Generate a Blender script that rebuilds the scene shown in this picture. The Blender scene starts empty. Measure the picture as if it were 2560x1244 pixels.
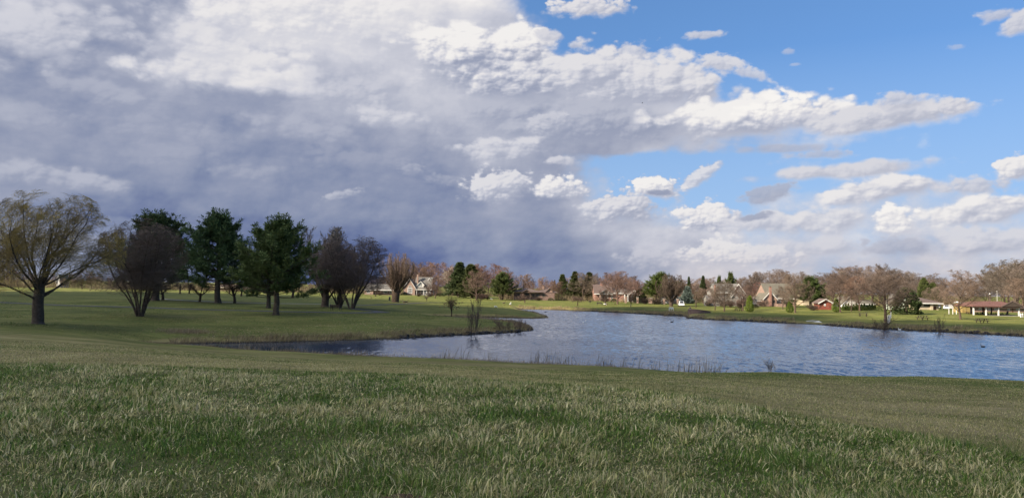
import bpy, bmesh, math, random
import numpy as np
from mathutils import Matrix, Vector
C = bpy.context.scene
COL = C.collection
R = math.radians

# ------------------------------------------------------------------ camera
FPX, CX, CY = 1971.0, 1280.0, 622.0          # focal length in photo pixels, photo centre
CAMZ = 6.5                                   # eye height over the lake surface
PITCH, ROLL = math.atan(96.0 / FPX), R(1.0)
F_ = Vector((0, math.cos(PITCH), math.sin(PITCH)))
U_ = Vector((0, -math.sin(PITCH), math.cos(PITCH)))
R_ = Vector((1, 0, 0))
RR = R_ * math.cos(ROLL) + U_ * math.sin(ROLL)
UU = U_ * math.cos(ROLL) - R_ * math.sin(ROLL)
cam_d = bpy.data.cameras.new("Camera")
cam = bpy.data.objects.new("Camera", cam_d)
COL.objects.link(cam)
cam_d.sensor_fit = 'HORIZONTAL'
cam_d.sensor_width = 36.0
cam_d.lens = 36.0 * FPX / 2560.0
cam_d.clip_start, cam_d.clip_end = 0.1, 9000
m = Matrix((RR, UU, -F_)).transposed().to_4x4()
m.translation = (0, 0, CAMZ)
cam.matrix_world = m
C.camera = cam
C.render.resolution_x, C.render.resolution_y = 1024, 497

# ------------------------------------------------------------------ light
SUN_EL, SUN_AZ = R(30.0), R(-122.0)          # azimuth from +Y, negative to the left
SUN_V = Vector((math.sin(SUN_AZ) * math.cos(SUN_EL), math.cos(SUN_AZ) * math.cos(SUN_EL), math.sin(SUN_EL)))
sd = bpy.data.lights.new("Sun", 'SUN')
sd.energy, sd.angle, sd.color = 5.0, R(0.5), (1.0, 0.87, 0.70)
sun = bpy.data.objects.new("Sun", sd)
COL.objects.link(sun)
sun.rotation_euler = SUN_V.to_track_quat('Z', 'Y').to_euler()
C.view_settings.view_transform = 'Standard'
C.view_settings.look = 'None'
C.view_settings.exposure = 1.3
C.view_settings.gamma = 1.0
C.cycles.use_adaptive_sampling = True
C.cycles.adaptive_threshold = 0.012
C.cycles.adaptive_min_samples = 12
C.cycles.max_bounces = 5
C.cycles.diffuse_bounces = 2
C.cycles.glossy_bounces = 2
C.cycles.transparent_max_bounces = 4


def ray(px, py):
    return F_ * FPX + RR * (px - CX) - UU * (py - CY)


def at_z(px, py, z):
    """point of the pixel's ray at height z"""
    d = ray(px, py)
    t = (z - CAMZ) / d.z
    return Vector((0, 0, CAMZ)) + d * t


def at_y(px, py, Y):
    d = ray(px, py)
    return Vector((0, 0, CAMZ)) + d * (Y / d.y)


def lin(*c):
    o = []
    for v in c:
        v = v / 255.0
        o.append(v / 12.92 if v <= 0.04045 else ((v + 0.055) / 1.055) ** 2.4)
    return tuple(o)


# ------------------------------------------------------------------ sky: blue air and drifting cloud, by direction only
# coverage and brightness of the cloud deck, rows by elevation, columns by azimuth
COVER = [
    "99999999999999973100000000000000",
    "99999999999999985000000000000000",
    "99999999999999998400000000000000",
    "99999999999999999854200000000000",
    "99999999999999999997630000000000",
    "99999999999999999999875433210000",
    "99999999999999999999999776543200",
    "99999999999999999999876666543100",
    "99999999999999999730001345222111",
    "99999999999999999750001124566654",
    "99999999999999999976433466666655",
    "99999999999999999998766666777666",
    "99999999999999999999998777677777",
    "99999999999999999999888777777777",
    "99999999999999999999998888888888"]
BRIGHT = [
    "77766667888888876777777777777777",
    "77765667888888766777777777777777",
    "78754567788887667777777777777777",
    "66544677888877777777777777777777",
    "54434666666676667777777777777777",
    "44444555555666666666777777777777",
    "44444544455566655555666777777777",
    "44444443444455555555666677777777",
    "54444443333444455556666677777777",
    "44444433333333445566666677777777",
    "44444433333333344566666677777777",
    "44433333333333344456667777777777",
    "33322222222222333345667777766677",
    "44443211111111222234577766666677",
    "54433322111122223344667766665566"]
# single cumulus heads: photo px centre, half width, half height, turn, base tone, top tone, opacity
HEADS = [
    (60, 110, 210, 110, 0, .60, .80, .8), (330, 190, 120, 60, 0, .42, .50, .6), (740, 55, 390, 125, 4, .76, .96, .95), (560, 180, 235, 76, -6, .76, .95, .85), (715, 215, 130, 40, 0, .80, .96, .8), (235, 70, 140, 60, 8, .56, .78, .7), (480, 110, 130, 60, 0, .70, .90, .7), (250, 245, 130, 46, 6, .40, .58, .7), (880, 235, 130, 54, 4, .52, .72, .75), (760, 330, 170, 42, 4, .42, .58, .7), (890, 405, 150, 36, 3, .34, .48, .7), (420, 400, 160, 40, -4, .38, .50, .6), (960, 110, 120, 60, 0, .66, .80, .7),
    (120, 300, 160, 40, 0, .42, .56, .5), (420, 330, 210, 40, 0, .40, .52, .5), (160, 455, 200, 46, 4, .40, .62, .9), (590, 440, 115, 32, -5, .33, .50, .8), (860, 489, 55, 13, -12, .40, .64, .9), (1030, 428, 38, 24, 0, .36, .54, .8), (1000, 305, 125, 34, 6, .56, .84, .9),
    (1110, 455, 60, 20, 0, .38, .52, .7), (300, 570, 220, 26, 0, .30, .40, .5), (1150, 560, 200, 26, 0, .27, .38, .6), (1560, 150, 95, 46, 0, .58, .74, .9), (1240, 175, 225, 128, 12, .40, 1.0, 1.0), (1575, 215, 275, 100, 10, .52, .90, 1.0), (1450, 315, 345, 68, 3, .40, .62, 1.0),
    (1370, 315, 60, 40, 0, .46, .74, .8), (1250, 380, 115, 36, 0, .48, .84, 1.0), (1905, 305, 275, 66, 2, .50, 1.0, 1.0), (2190, 305, 235, 42, -3, .56, .86, 1.0), (2250, 256, 66, 30, 0, .58, .78, .9), (2385, 272, 58, 30, 0, .62, .86, 1.0), (1950, 288, 95, 50, 0, .76, 1.04, .9),
    (1960, 374, 160, 18, 1, .48, .58, .75), (2050, 389, 100, 15, 0, .50, .62, .7), (1405, 405, 44, 17, 0, .58, .78, .9), (1250, 472, 100, 46, -8, .50, .88, 1.0), (1395, 478, 72, 42, 0, .56, .97, 1.0), (1560, 525, 100, 58, 0, .48, .88, 1.0), (1640, 482, 84, 38, 0, .56, 1.0, 1.0),
    (1745, 450, 66, 24, -32, .62, .92, .9), (1648, 484, 42, 11, 0, .36, .42, .9), (2130, 430, 240, 27, -2, .60, .84, 1.0), (2190, 484, 190, 42, -6, .58, .95, 1.0), (2440, 470, 110, 30, 0, .58, .82, .9), (1915, 490, 80, 28, -14, .44, .54, .85), (1775, 550, 100, 44, 0, .52, .97, 1.0),
    (1945, 565, 120, 36, 0, .58, .87, .95), (1885, 545, 44, 13, -8, .38, .46, .8), (2060, 560, 120, 42, 0, .62, .90, .95), (2550, 430, 66, 46, 0, .58, .97, 1.0), (2450, 534, 175, 44, -5, .58, .98, 1.0), (2232, 562, 64, 52, 0, .72, 1.02, 1.0), (2050, 622, 120, 28, 0, .58, .82, .8),
    (2450, 612, 160, 40, 0, .54, .84, .9), (2240, 622, 95, 32, 0, .48, .60, .8), (1640, 652, 95, 30, 0, .54, .72, .8), (1800, 645, 105, 46, 0, .66, .92, .95), (1915, 648, 90, 36, 0, .62, .88, .9),
    (1465, 22, 100, 30, 0, .60, .90, 1.0), (1372, 92, 38, 18, 0, .60, .78, .9), (1437, 116, 22, 13, 0, .62, .78, .8), (1760, 91, 50, 16, 0, .62, .82, .85), (1800, 163, 60, 28, 15, .60, .86, .95), (1872, 187, 52, 18, 18, .60, .78, .8), (2495, 42, 60, 26, 0, .58, .76, .8), (2550, 62, 60, 36, 0, .58, .84, .95), (1972, 130, 18, 12, 0, .62, .74, .5), (2395, 119, 28, 11, 0, .62, .74, .4), (1990, 162, 20, 6, 0, .62, .74, .4)]
w = bpy.data.worlds.new("World")
C.world = w
w.use_nodes = True
NT = w.node_tree
NT.nodes.clear()


class NG:
    """tiny expression helper over a node tree"""
    def __init__(s, nt): s.nt = nt

    def n(s, t, **k):
        x = s.nt.nodes.new(t)
        for a, b in k.items(): setattr(x, a, b)
        return x

    def put(s, sock, v):
        if v is None: return
        if hasattr(v, 'is_output'): s.nt.links.new(v, sock)
        else: sock.default_value = v

    def m(s, op, a, b=None, c=None, clamp=False):
        x = s.n('ShaderNodeMath', operation=op, use_clamp=clamp)
        for i, v in enumerate((a, b, c)):
            if v is not None: s.put(x.inputs[i], v)
        return x.outputs[0]

    def v(s, op, a, b=None, scale=None):
        x = s.n('ShaderNodeVectorMath', operation=op)
        s.put(x.inputs[0], a)
        if b is not None: s.put(x.inputs[1], b)
        if scale is not None: s.put(x.inputs['Scale'], scale)
        return x.outputs['Value'] if op in ('LENGTH', 'DOT_PRODUCT', 'DISTANCE') else x.outputs[0]

    def xyz(s, x=0.0, y=0.0, z=0.0):
        k = s.n('ShaderNodeCombineXYZ')
        for i, v in enumerate((x, y, z)): s.put(k.inputs[i], v)
        return k.outputs[0]

    def sep(s, v):
        k = s.n('ShaderNodeSeparateXYZ'); s.put(k.inputs[0], v)
        return k.outputs[0], k.outputs[1], k.outputs[2]

    def noise(s, vec, scale, detail=4.0, rough=0.5, lac=2.0, dist=0.0, typ='FBM', dim='3D', color=False):
        k = s.n('ShaderNodeTexNoise', noise_dimensions=dim, noise_type=typ)
        s.put(k.inputs['Vector'], vec); s.put(k.inputs['Scale'], scale); s.put(k.inputs['Detail'], detail)
        s.put(k.inputs['Roughness'], rough); s.put(k.inputs['Lacunarity'], lac); s.put(k.inputs['Distortion'], dist)
        return k.outputs['Color' if color else 0]

    def voro(s, vec, scale, detail=1.0, rough=0.5):
        k = s.n('ShaderNodeTexVoronoi', voronoi_dimensions='2D', feature='F1', normalize=False)
        s.put(k.inputs['Vector'], vec); s.put(k.inputs['Scale'], scale); s.put(k.inputs['Detail'], detail)
        s.put(k.inputs['Roughness'], rough)
        return k.outputs['Distance']

    def ramp(s, fac, stops, mode='LINEAR'):
        k = s.n('ShaderNodeValToRGB')
        cr = k.color_ramp
        cr.interpolation = mode
        while len(cr.elements) < len(stops): cr.elements.new(0.5)
        for e, (p, c) in zip(cr.elements, stops):
            e.position = p
            e.color = (c[0], c[1], c[2], c[3] if len(c) > 3 else 1.0)
        s.put(k.inputs[0], fac)
        return k.outputs[0]

    def mix(s, f, a, b, blend='MIX'):
        k = s.n('ShaderNodeMix', data_type='RGBA', blend_type=blend)
        s.put(k.inputs[0], f)
        for i, v in ((6, a), (7, b)):
            if not hasattr(v, 'is_output') and len(v) == 3: v = (*v, 1.0)
            s.put(k.inputs[i], v)
        return k.outputs[2]

    def mapr(s, v, a, b, c=0.0, d=1.0, smooth=False):
        k = s.n('ShaderNodeMapRange', interpolation_type='SMOOTHSTEP' if smooth else 'LINEAR', clamp=True)
        for i, x in enumerate((v, a, b, c, d)): s.put(k.inputs[i], x)
        return k.outputs[0]


def head_group():
    t = bpy.data.node_groups.new('cumulus_head', 'ShaderNodeTree')
    g = NG(t)
    for nm in ('az', 'el', 'alpha', 'b', 'N', 'Rl', 'c0', 'c1', 'uX', 'uY', 'vY', 'vX', 'lo', 'hi', 'op', 'amp', 's1'):
        t.interface.new_socket(nm, in_out='INPUT', socket_type='NodeSocketFloat')
    for nm in ('alpha', 'b'): t.interface.new_socket(nm, in_out='OUTPUT', socket_type='NodeSocketFloat')
    I = g.n('NodeGroupInput').outputs
    # (the faint tie to the running alpha makes the heads evaluate strictly one after another)
    dx, dy = g.m('SUBTRACT', g.m('MULTIPLY_ADD', I['alpha'], 1e-7, I['az']), I['c0']), g.m('SUBTRACT', g.m('MULTIPLY_ADD', I['alpha'], 1e-7, I['el']), I['c1'])
    u = g.m('ADD', g.m('MULTIPLY', dx, I['uX']), g.m('MULTIPLY', dy, I['uY']))
    v = g.m('ADD', g.m('MULTIPLY', dy, I['vY']), g.m('MULTIPLY', dx, I['vX']))
    vf = g.m('ADD', v, g.m('MULTIPLY', g.m('MINIMUM', v, 0.0), 0.38))              # flatter, firmer base
    q2 = g.m('ADD', g.m('MULTIPLY', u, u), g.m('MULTIPLY', vf, vf))
    d_ = g.m('ADD', g.m('SUBTRACT', 1.26, g.m('SQRT', q2)), g.m('MULTIPLY', I['N'], I['amp']))
    soft = g.mapr(v, -0.7, 0.45, 1.05, I['s1'])
    a_ = g.m('MULTIPLY', g.mapr(g.m('DIVIDE', d_, soft), 0.0, 1.0, 0.0, 1.0, smooth=True), I['op'])
    t_ = g.m('ADD', g.m('SUBTRACT', g.m('MULTIPLY', v, 0.72), g.m('MULTIPLY', u, 0.24)), g.m('ADD', g.m('MULTIPLY', I['Rl'], 0.68), 0.52))
    t_ = g.m('ADD', t_, g.m('MULTIPLY', I['N'], 0.55))
    b_ = g.mapr(t_, 0.0, 1.0, I['lo'], I['hi'], smooth=True)
    O = g.n('NodeGroupOutput').inputs
    g.put(O['alpha'], g.m('ADD', I['alpha'], g.m('MULTIPLY', a_, g.m('SUBTRACT', 1.0, I['alpha']))))
    g.put(O['b'], g.m('ADD', I['b'], g.m('MULTIPLY', a_, g.m('SUBTRACT', b_, I['b']))))
    return t


def build_sky():
    g = NG(NT)
    d = g.n('ShaderNodeTexCoord').outputs['Generated']
    dn = g.v('NORMALIZE', d)
    x, y, z = g.sep(dn)
    az = g.m('ARCTAN2', x, y)
    hor = g.m('SQRT', g.m('ADD', g.m('MULTIPLY', x, x), g.m('MULTIPLY', y, y)))
    el = g.m('DIVIDE', z, g.m('MAXIMUM', hor, 0.02))
    el = g.m('MINIMUM', el, 3.0)
    q = g.xyz(az, el, 0.0)
    # turbulent offset of the lookup, so that no edge of the deck is straight
    base = g.v('MULTIPLY', q, (1.0, 1.45, 1.0))
    fade = g.mapr(el, 0.0, 0.12, 0.35, 1.0)          # finer structure toward the horizon
    w1 = g.noise(base, 7.0, 4.0, 0.5, dim='2D', color=True)
    w2 = g.noise(base, 30.0, 3.0, 0.55, dim='2D', color=True)
    off = g.v('ADD', g.v('SCALE', g.v('SUBTRACT', w1, (0.5, 0.5, 0.5)), scale=0.062),
              g.v('SCALE', g.v('SUBTRACT', w2, (0.5, 0.5, 0.5)), scale=0.022))
    off = g.v('SCALE', off, scale=fade)
    qw = g.v('ADD', q, g.v('MULTIPLY', off, (1.0, 0.62, 0.0)))
    ax, ey, _ = g.sep(qw)

    # columns: azimuth of the photo columns; rows: elevation of the photo rows at mid frame
    def elev(py):
        r = ray(CX, py)
        return r.z / math.hypot(r.x, r.y)
    A0, A1 = math.atan2(ray(0, 500).x, ray(0, 500).y), math.atan2(ray(2560, 500).x, ray(2560, 500).y)
    fx = g.mapr(ax, A0, A1, 0.0, 1.0)
    ey2 = g.m('ADD', ey, g.m('MULTIPLY', ax, math.tan(ROLL)))     # the deck's own slant
    tops = [elev(50 * k) for k in range(15)]

    def row(k):
        st = []
        for i in range(32):
            px = 2560 * i / 31.0
            a = math.atan2(ray(px, 400).x, ray(px, 400).y)
            p = (a - A0) / (A1 - A0)
            st.append((min(max(p, 0.0), 1.0), (int(COVER[k][i]) / 9.0, int(BRIGHT[k][i]) / 9.0, 0.0)))
        return g.ramp(fx, st, 'EASE')
    cur = row(14)
    for k in range(13, -1, -1):
        f = g.mapr(ey2, tops[k + 1], tops[k], 0.0, 1.0, smooth=True)
        cur = g.mix(f, cur, row(k))
    sc = g.n('ShaderNodeSeparateColor')
    g.put(sc.inputs[0], cur)
    cov, bri = sc.outputs[0], sc.outputs[1]
    # the rest of the dome: broken cloud
    wide = g.noise(dn, 2.2, 5.0, 0.55)
    out = g.m('MAXIMUM', g.mapr(el, 0.36, 0.52, 0.0, 1.0, smooth=True),
              g.mapr(g.m('ABSOLUTE', az), 0.62, 0.95, 0.0, 1.0, smooth=True))
    covw = g.mapr(g.m('SUBTRACT', wide, g.mapr(az, -0.7, 0.1, 0.0, 0.22)), 0.38, 0.56, 0.0, 1.0)
    briw = g.mapr(g.noise(dn, 3.1, 4.0, 0.5), 0.3, 0.7, 0.45, 0.85)
    cov = g.m('ADD', g.m('MULTIPLY', cov, g.m('SUBTRACT', 1.0, out)), g.m('MULTIPLY', covw, out))
    bri = g.m('ADD', g.m('MULTIPLY', bri, g.m('SUBTRACT', 1.0, out)), g.m('MULTIPLY', briw, out))

    # billows of several sizes, each with its relief toward the light at the upper left
    vs = g.v('ADD', base, g.v('SCALE', off, scale=0.30))
    H, RL = [], []
    for scale, dl in ((14.0, 0.013), (34.0, 0.006), (80.0, 0.0026), (180.0, 0.0012)):
        h0 = g.voro(vs, scale)
        h1 = g.voro(g.v('ADD', vs, (-0.75 * dl, 1.0 * dl, 0.0)), scale)
        H.append(g.m('SUBTRACT', 0.5, h0))
        RL.append(g.m('MULTIPLY', g.m('SUBTRACT', h1, h0), 0.5 / (dl * scale)))
    fb = g.m('SUBTRACT', g.noise(vs, 15.0, 7.0, 0.58, dim='2D'), 0.5)
    fb2 = g.m('SUBTRACT', g.noise(vs, 5.0, 5.0, 0.55, dim='2D'), 0.5)
    fb3 = g.m('SUBTRACT', g.noise(vs, 60.0, 4.0, 0.55, dim='2D'), 0.5)

    def mad(*t):
        o = None
        for v_, k_ in t:
            x_ = g.m('MULTIPLY', v_, k_)
            o = x_ if o is None else g.m('ADD', o, x_)
        return o
    NB, NS = mad((H[0], .50), (H[1], .40), (fb, 0.95), (H[2], .10)), mad((H[1], .36), (H[2], .30), (fb, .9), (fb3, .55))
    RB, RS = mad((RL[0], .30), (RL[1], .30), (RL[2], .20)), mad((RL[1], .26), (RL[2], .30), (RL[3], .10))
    # the deck behind: smooth, with a faint grain
    open_ = g.m('SUBTRACT', 1.0, g.m('MULTIPLY', cov, cov))
    edge = g.m('ADD', g.m('MULTIPLY', cov, 1.1), g.m('MULTIPLY', NB, g.m('MULTIPLY', open_, 0.7)))
    alpha = g.mapr(edge, 0.35, 0.95, 0.0, 1.0, smooth=True)
    b = mad((bri, 1.0), (fb, 0.17), (fb2, 0.30), (RB, 0.04), (NB, 0.09))
    # the heads, far ones first
    grp = head_group()
    for (hx, hy, rx, ry, turn, lo, hi, op) in HEADS:
        lo, hi = lo + 0.03 * (lo < 0.62), hi - 0.05 * (hi > 0.8)
        r0, r1 = ray(hx, hy), ray(hx + 10, hy)
        c0 = math.atan2(r0.x, r0.y)
        kx = (math.atan2(r1.x, r1.y) - c0) / 10
        hh = math.hypot(r0.x, r0.y)
        big = rx > 110
        k = g.n('ShaderNodeGroup')
        k.node_tree = grp
        ca, sa = math.cos(R(-turn)), math.sin(R(-turn))
        for nm, v_ in (('az', az), ('el', el), ('alpha', alpha), ('b', b), ('N', NB if big else NS), ('Rl', RB if big else RS), ('c0', c0), ('c1', r0.z / hh),
                       ('uX', ca / (kx * rx)), ('uY', sa * hh / rx), ('vY', ca * hh / ry), ('vX', -sa / (kx * ry)), ('lo', lo), ('hi', hi), ('op', op), ('amp', 0.95 if big else 1.1), ('s1', 0.5 if hi - lo < 0.2 or hx < 1000 and hy < 400 else (0.30 if hx > 1000 else 0.45))):
            g.put(k.inputs[nm], v_)
        alpha, b = k.outputs['alpha'], k.outputs['b']
    cloud = g.ramp(b, [(0.0, lin(72, 88, 136)), (0.12, lin(96, 111, 154)), (0.30, lin(132, 143, 172)), (0.45, lin(155, 162, 184)),
                       (0.60, lin(181, 185, 201)), (0.75, lin(207, 208, 218)), (0.88, lin(230, 228, 230)), (1.0, lin(250, 247, 243))])
    warm = g.m('MULTIPLY', g.mapr(el, 0.0, 0.07, 1.0, 0.0, smooth=True), g.mapr(az, -0.1, 0.25, 0.15, 1.0))
    cloud = g.mix(g.m('MULTIPLY', warm, g.mapr(b, 0.4, 0.8, 0.0, 0.8)), cloud, g.mix(1.0, cloud, (1.02, 0.93, 0.86), 'MULTIPLY'))
    # clear air from the sky model
    sky = g.n('ShaderNodeTexSky', sky_type='NISHITA')
    sky.sun_disc = False
    sky.sun_elevation, sky.sun_rotation = SUN_EL, SUN_AZ
    sky.air_density, sky.dust_density, sky.ozone_density = 1.0, 0.2, 3.0
    g.put(sky.inputs[0], g.v('NORMALIZE', g.xyz(x, y, g.m('ADD', g.m('MULTIPLY', g.m('ABSOLUTE', z), 0.8), 0.22))))
    air = g.mix(1.0, sky.outputs[0], SKY_GAIN, 'MULTIPLY')
    pale = tuple(v * 10 for v in lin(172, 200, 230))
    air = g.mix(g.mapr(el, 0.30, 0.02, 0.0, 0.92), air, pale)
    # unseen cloud overhead and behind, brightened and warmed to lift the foreground's fill light
    k = g.m('ADD', 10.0, g.m('MULTIPLY', out, g.mapr(az, -2.2, 0.3, 38.0, 3.0)))
    kc = g.n('ShaderNodeCombineColor')
    for i in range(3): g.put(kc.inputs[i], g.m('MULTIPLY', k, g.m('ADD', 1.0, g.m('MULTIPLY', out, (0.06, 0.0, -0.16)[i]))))
    col = g.mix(alpha, air, g.mix(1.0, cloud, kc.outputs[0], 'MULTIPLY'))
    bg = g.n('ShaderNodeBackground')
    g.put(bg.inputs[0], g.mix(1.0, col, (0.81, 0.81, 0.81), 'MULTIPLY'))
    bg.inputs[1].default_value = 0.05
    o = g.n('ShaderNodeOutputWorld')
    NT.links.new(bg.outputs[0], o.inputs[0])


SKY_GAIN = (1.32, 1.66, 1.92)
build_sky()
w.cycles.sampling_method = 'MANUAL'
w.cycles.sample_map_resolution = 512

# ------------------------------------------------------------------ helpers
NG_ = NG


def mat(name, col, rough=0.85, var=0.25, scale=3.0, spec=0.2, tint=False, bump=0.0, bscale=20.0, col2=None, trans=0.0, metal=0.0):
    m_ = bpy.data.materials.new(name)
    m_.use_nodes = True
    nt = m_.node_tree
    p = nt.nodes['Principled BSDF']
    g = NG(nt)
    co = g.n('ShaderNodeTexCoord').outputs['Object']
    nz = g.noise(co, scale, 4.0, 0.6)
    c2 = col2 if col2 else tuple(v * 0.55 for v in col)
    f = g.mapr(nz, 0.5 - 0.25, 0.5 + 0.25, 0.5 - 2 * var, 0.5 + 2 * var) if not col2 else g.mapr(nz, 0.35, 0.65)
    c = g.mix(f, c2, tuple(min(1, v * (1.2 if not col2 else 1.0)) for v in col))
    if tint:
        oi = g.n('ShaderNodeObjectInfo')
        c = g.mix(1.0, c, oi.outputs['Color'], 'MULTIPLY')
    g.put(p.inputs['Base Color'], c)
    p.inputs['Roughness'].default_value = rough
    p.inputs['Specular IOR Level'].default_value = spec
    p.inputs['Metallic'].default_value = metal
    if bump:
        b = g.n('ShaderNodeBump')
        b.inputs['Strength'].default_value = bump
        g.put(b.inputs['Height'], g.noise(co, bscale, 3.0, 0.6))
        g.put(p.inputs['Normal'], b.outputs[0])
    return m_


def brick_mat(name, c1, c2, mortar, sc=1.0):
    m_ = bpy.data.materials.new(name)
    m_.use_nodes = True
    g = NG(m_.node_tree)
    p = m_.node_tree.nodes['Principled BSDF']
    co = g.n('ShaderNodeTexCoord').outputs['Object']
    x, y, z = g.sep(co)
    v = g.xyz(g.m('ADD', x, y), z, 0.0)
    b = g.n('ShaderNodeTexBrick')
    g.put(b.inputs['Vector'], v)
    for k, c in (('Color1', c1), ('Color2', c2), ('Mortar', mortar)): b.inputs[k].default_value = (*c, 1)
    b.inputs['Scale'].default_value = 1.0 / sc
    b.inputs['Brick Width'].default_value, b.inputs['Row Height'].default_value = 0.24, 0.08
    b.inputs['Mortar Size'].default_value = 0.008
    c = g.mix(g.mapr(g.noise(co, 0.8, 4.0), 0.35, 0.65, 0.0, 0.5), b.outputs[0], g.mix(1.0, b.outputs[0], (0.62, 0.6, 0.6), 'MULTIPLY'))
    g.put(p.inputs['Base Color'], c)
    p.inputs['Roughness'].default_value = 0.9
    return m_


def shingle_mat(name, c1, c2):
    m_ = bpy.data.materials.new(name)
    m_.use_nodes = True
    g = NG(m_.node_tree)
    p = m_.node_tree.nodes['Principled BSDF']
    co = g.n('ShaderNodeTexCoord').outputs['Object']
    x, y, z = g.sep(co)
    b = g.n('ShaderNodeTexBrick')
    g.put(b.inputs['Vector'], g.xyz(x, g.m('ADD', y, g.m('MULTIPLY', z, 1.6)), 0.0))
    for k, c in (('Color1', c1), ('Color2', c2), ('Mortar', tuple(v * 0.6 for v in c1))): b.inputs[k].default_value = (*c, 1)
    b.inputs['Scale'].default_value = 1.0
    b.inputs['Brick Width'].default_value, b.inputs['Row Height'].default_value = 0.35, 0.16
    b.inputs['Mortar Size'].default_value = 0.012
    c = g.mix(g.mapr(g.noise(co, 0.6, 5.0, 0.6), 0.35, 0.65, 0.0, 0.6), b.outputs[0], g.mix(1.0, b.outputs[0], (0.7, 0.68, 0.66), 'MULTIPLY'))
    g.put(p.inputs['Base Color'], c)
    p.inputs['Roughness'].default_value = 0.92
    return m_


def glass_mat(name, col=(0.03, 0.035, 0.04)):
    m_ = mat(name, col, 0.08, 0.1, 1.0, 0.5)
    return m_


def tag(o, label=None, cat=None, group=None, kind=None):
    if label: o['label'] = label
    if cat: o['category'] = cat
    if group: o['group'] = group
    if kind: o['kind'] = kind
    return o


def empty(name, loc, rz=0.0, label=None, cat=None, group=None):
    o = bpy.data.objects.new(name, None)
    o.empty_display_size = 0.3
    COL.objects.link(o)
    o.location = loc
    o.rotation_euler = (0, 0, rz)
    return tag(o, label, cat, group)


def link(name, me, parent=None, m_=None):
    o = bpy.data.objects.new(name, me)
    COL.objects.link(o)
    if parent: o.parent = parent
    if m_ is not None and not me.materials: me.materials.append(m_)
    return o


def copy_tree(o, parent=None):
    c = o.copy()
    COL.objects.link(c)
    if parent: c.parent = parent
    for ch in list(o.children): copy_tree(ch, c)
    return c


def np_mesh(name, V, Q=None, T=None, attrs=None):
    """mesh from numpy arrays: vertices, quads, triangles"""
    me = bpy.data.meshes.new(name)
    V = np.asarray(V, np.float32)
    me.vertices.add(len(V))
    me.vertices.foreach_set('co', V.ravel())
    loops, tot = [], []
    if Q is not None and len(Q): loops.append(np.asarray(Q, np.int32).ravel()); tot.append(np.full(len(Q), 4, np.int32))
    if T is not None and len(T): loops.append(np.asarray(T, np.int32).ravel()); tot.append(np.full(len(T), 3, np.int32))
    L = np.concatenate(loops); N = np.concatenate(tot)
    me.loops.add(len(L)); me.loops.foreach_set('vertex_index', L)
    me.polygons.add(len(N))
    st = np.concatenate(([0], np.cumsum(N)[:-1])).astype(np.int32)
    me.polygons.foreach_set('loop_start', st)
    me.polygons.foreach_set('loop_total', N)
    for k, a in (attrs or {}).items():
        at = me.attributes.new(k, 'FLOAT', 'POINT')
        at.data.foreach_set('value', np.asarray(a, np.float32))
    me.update(calc_edges=True)
    return me


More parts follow.
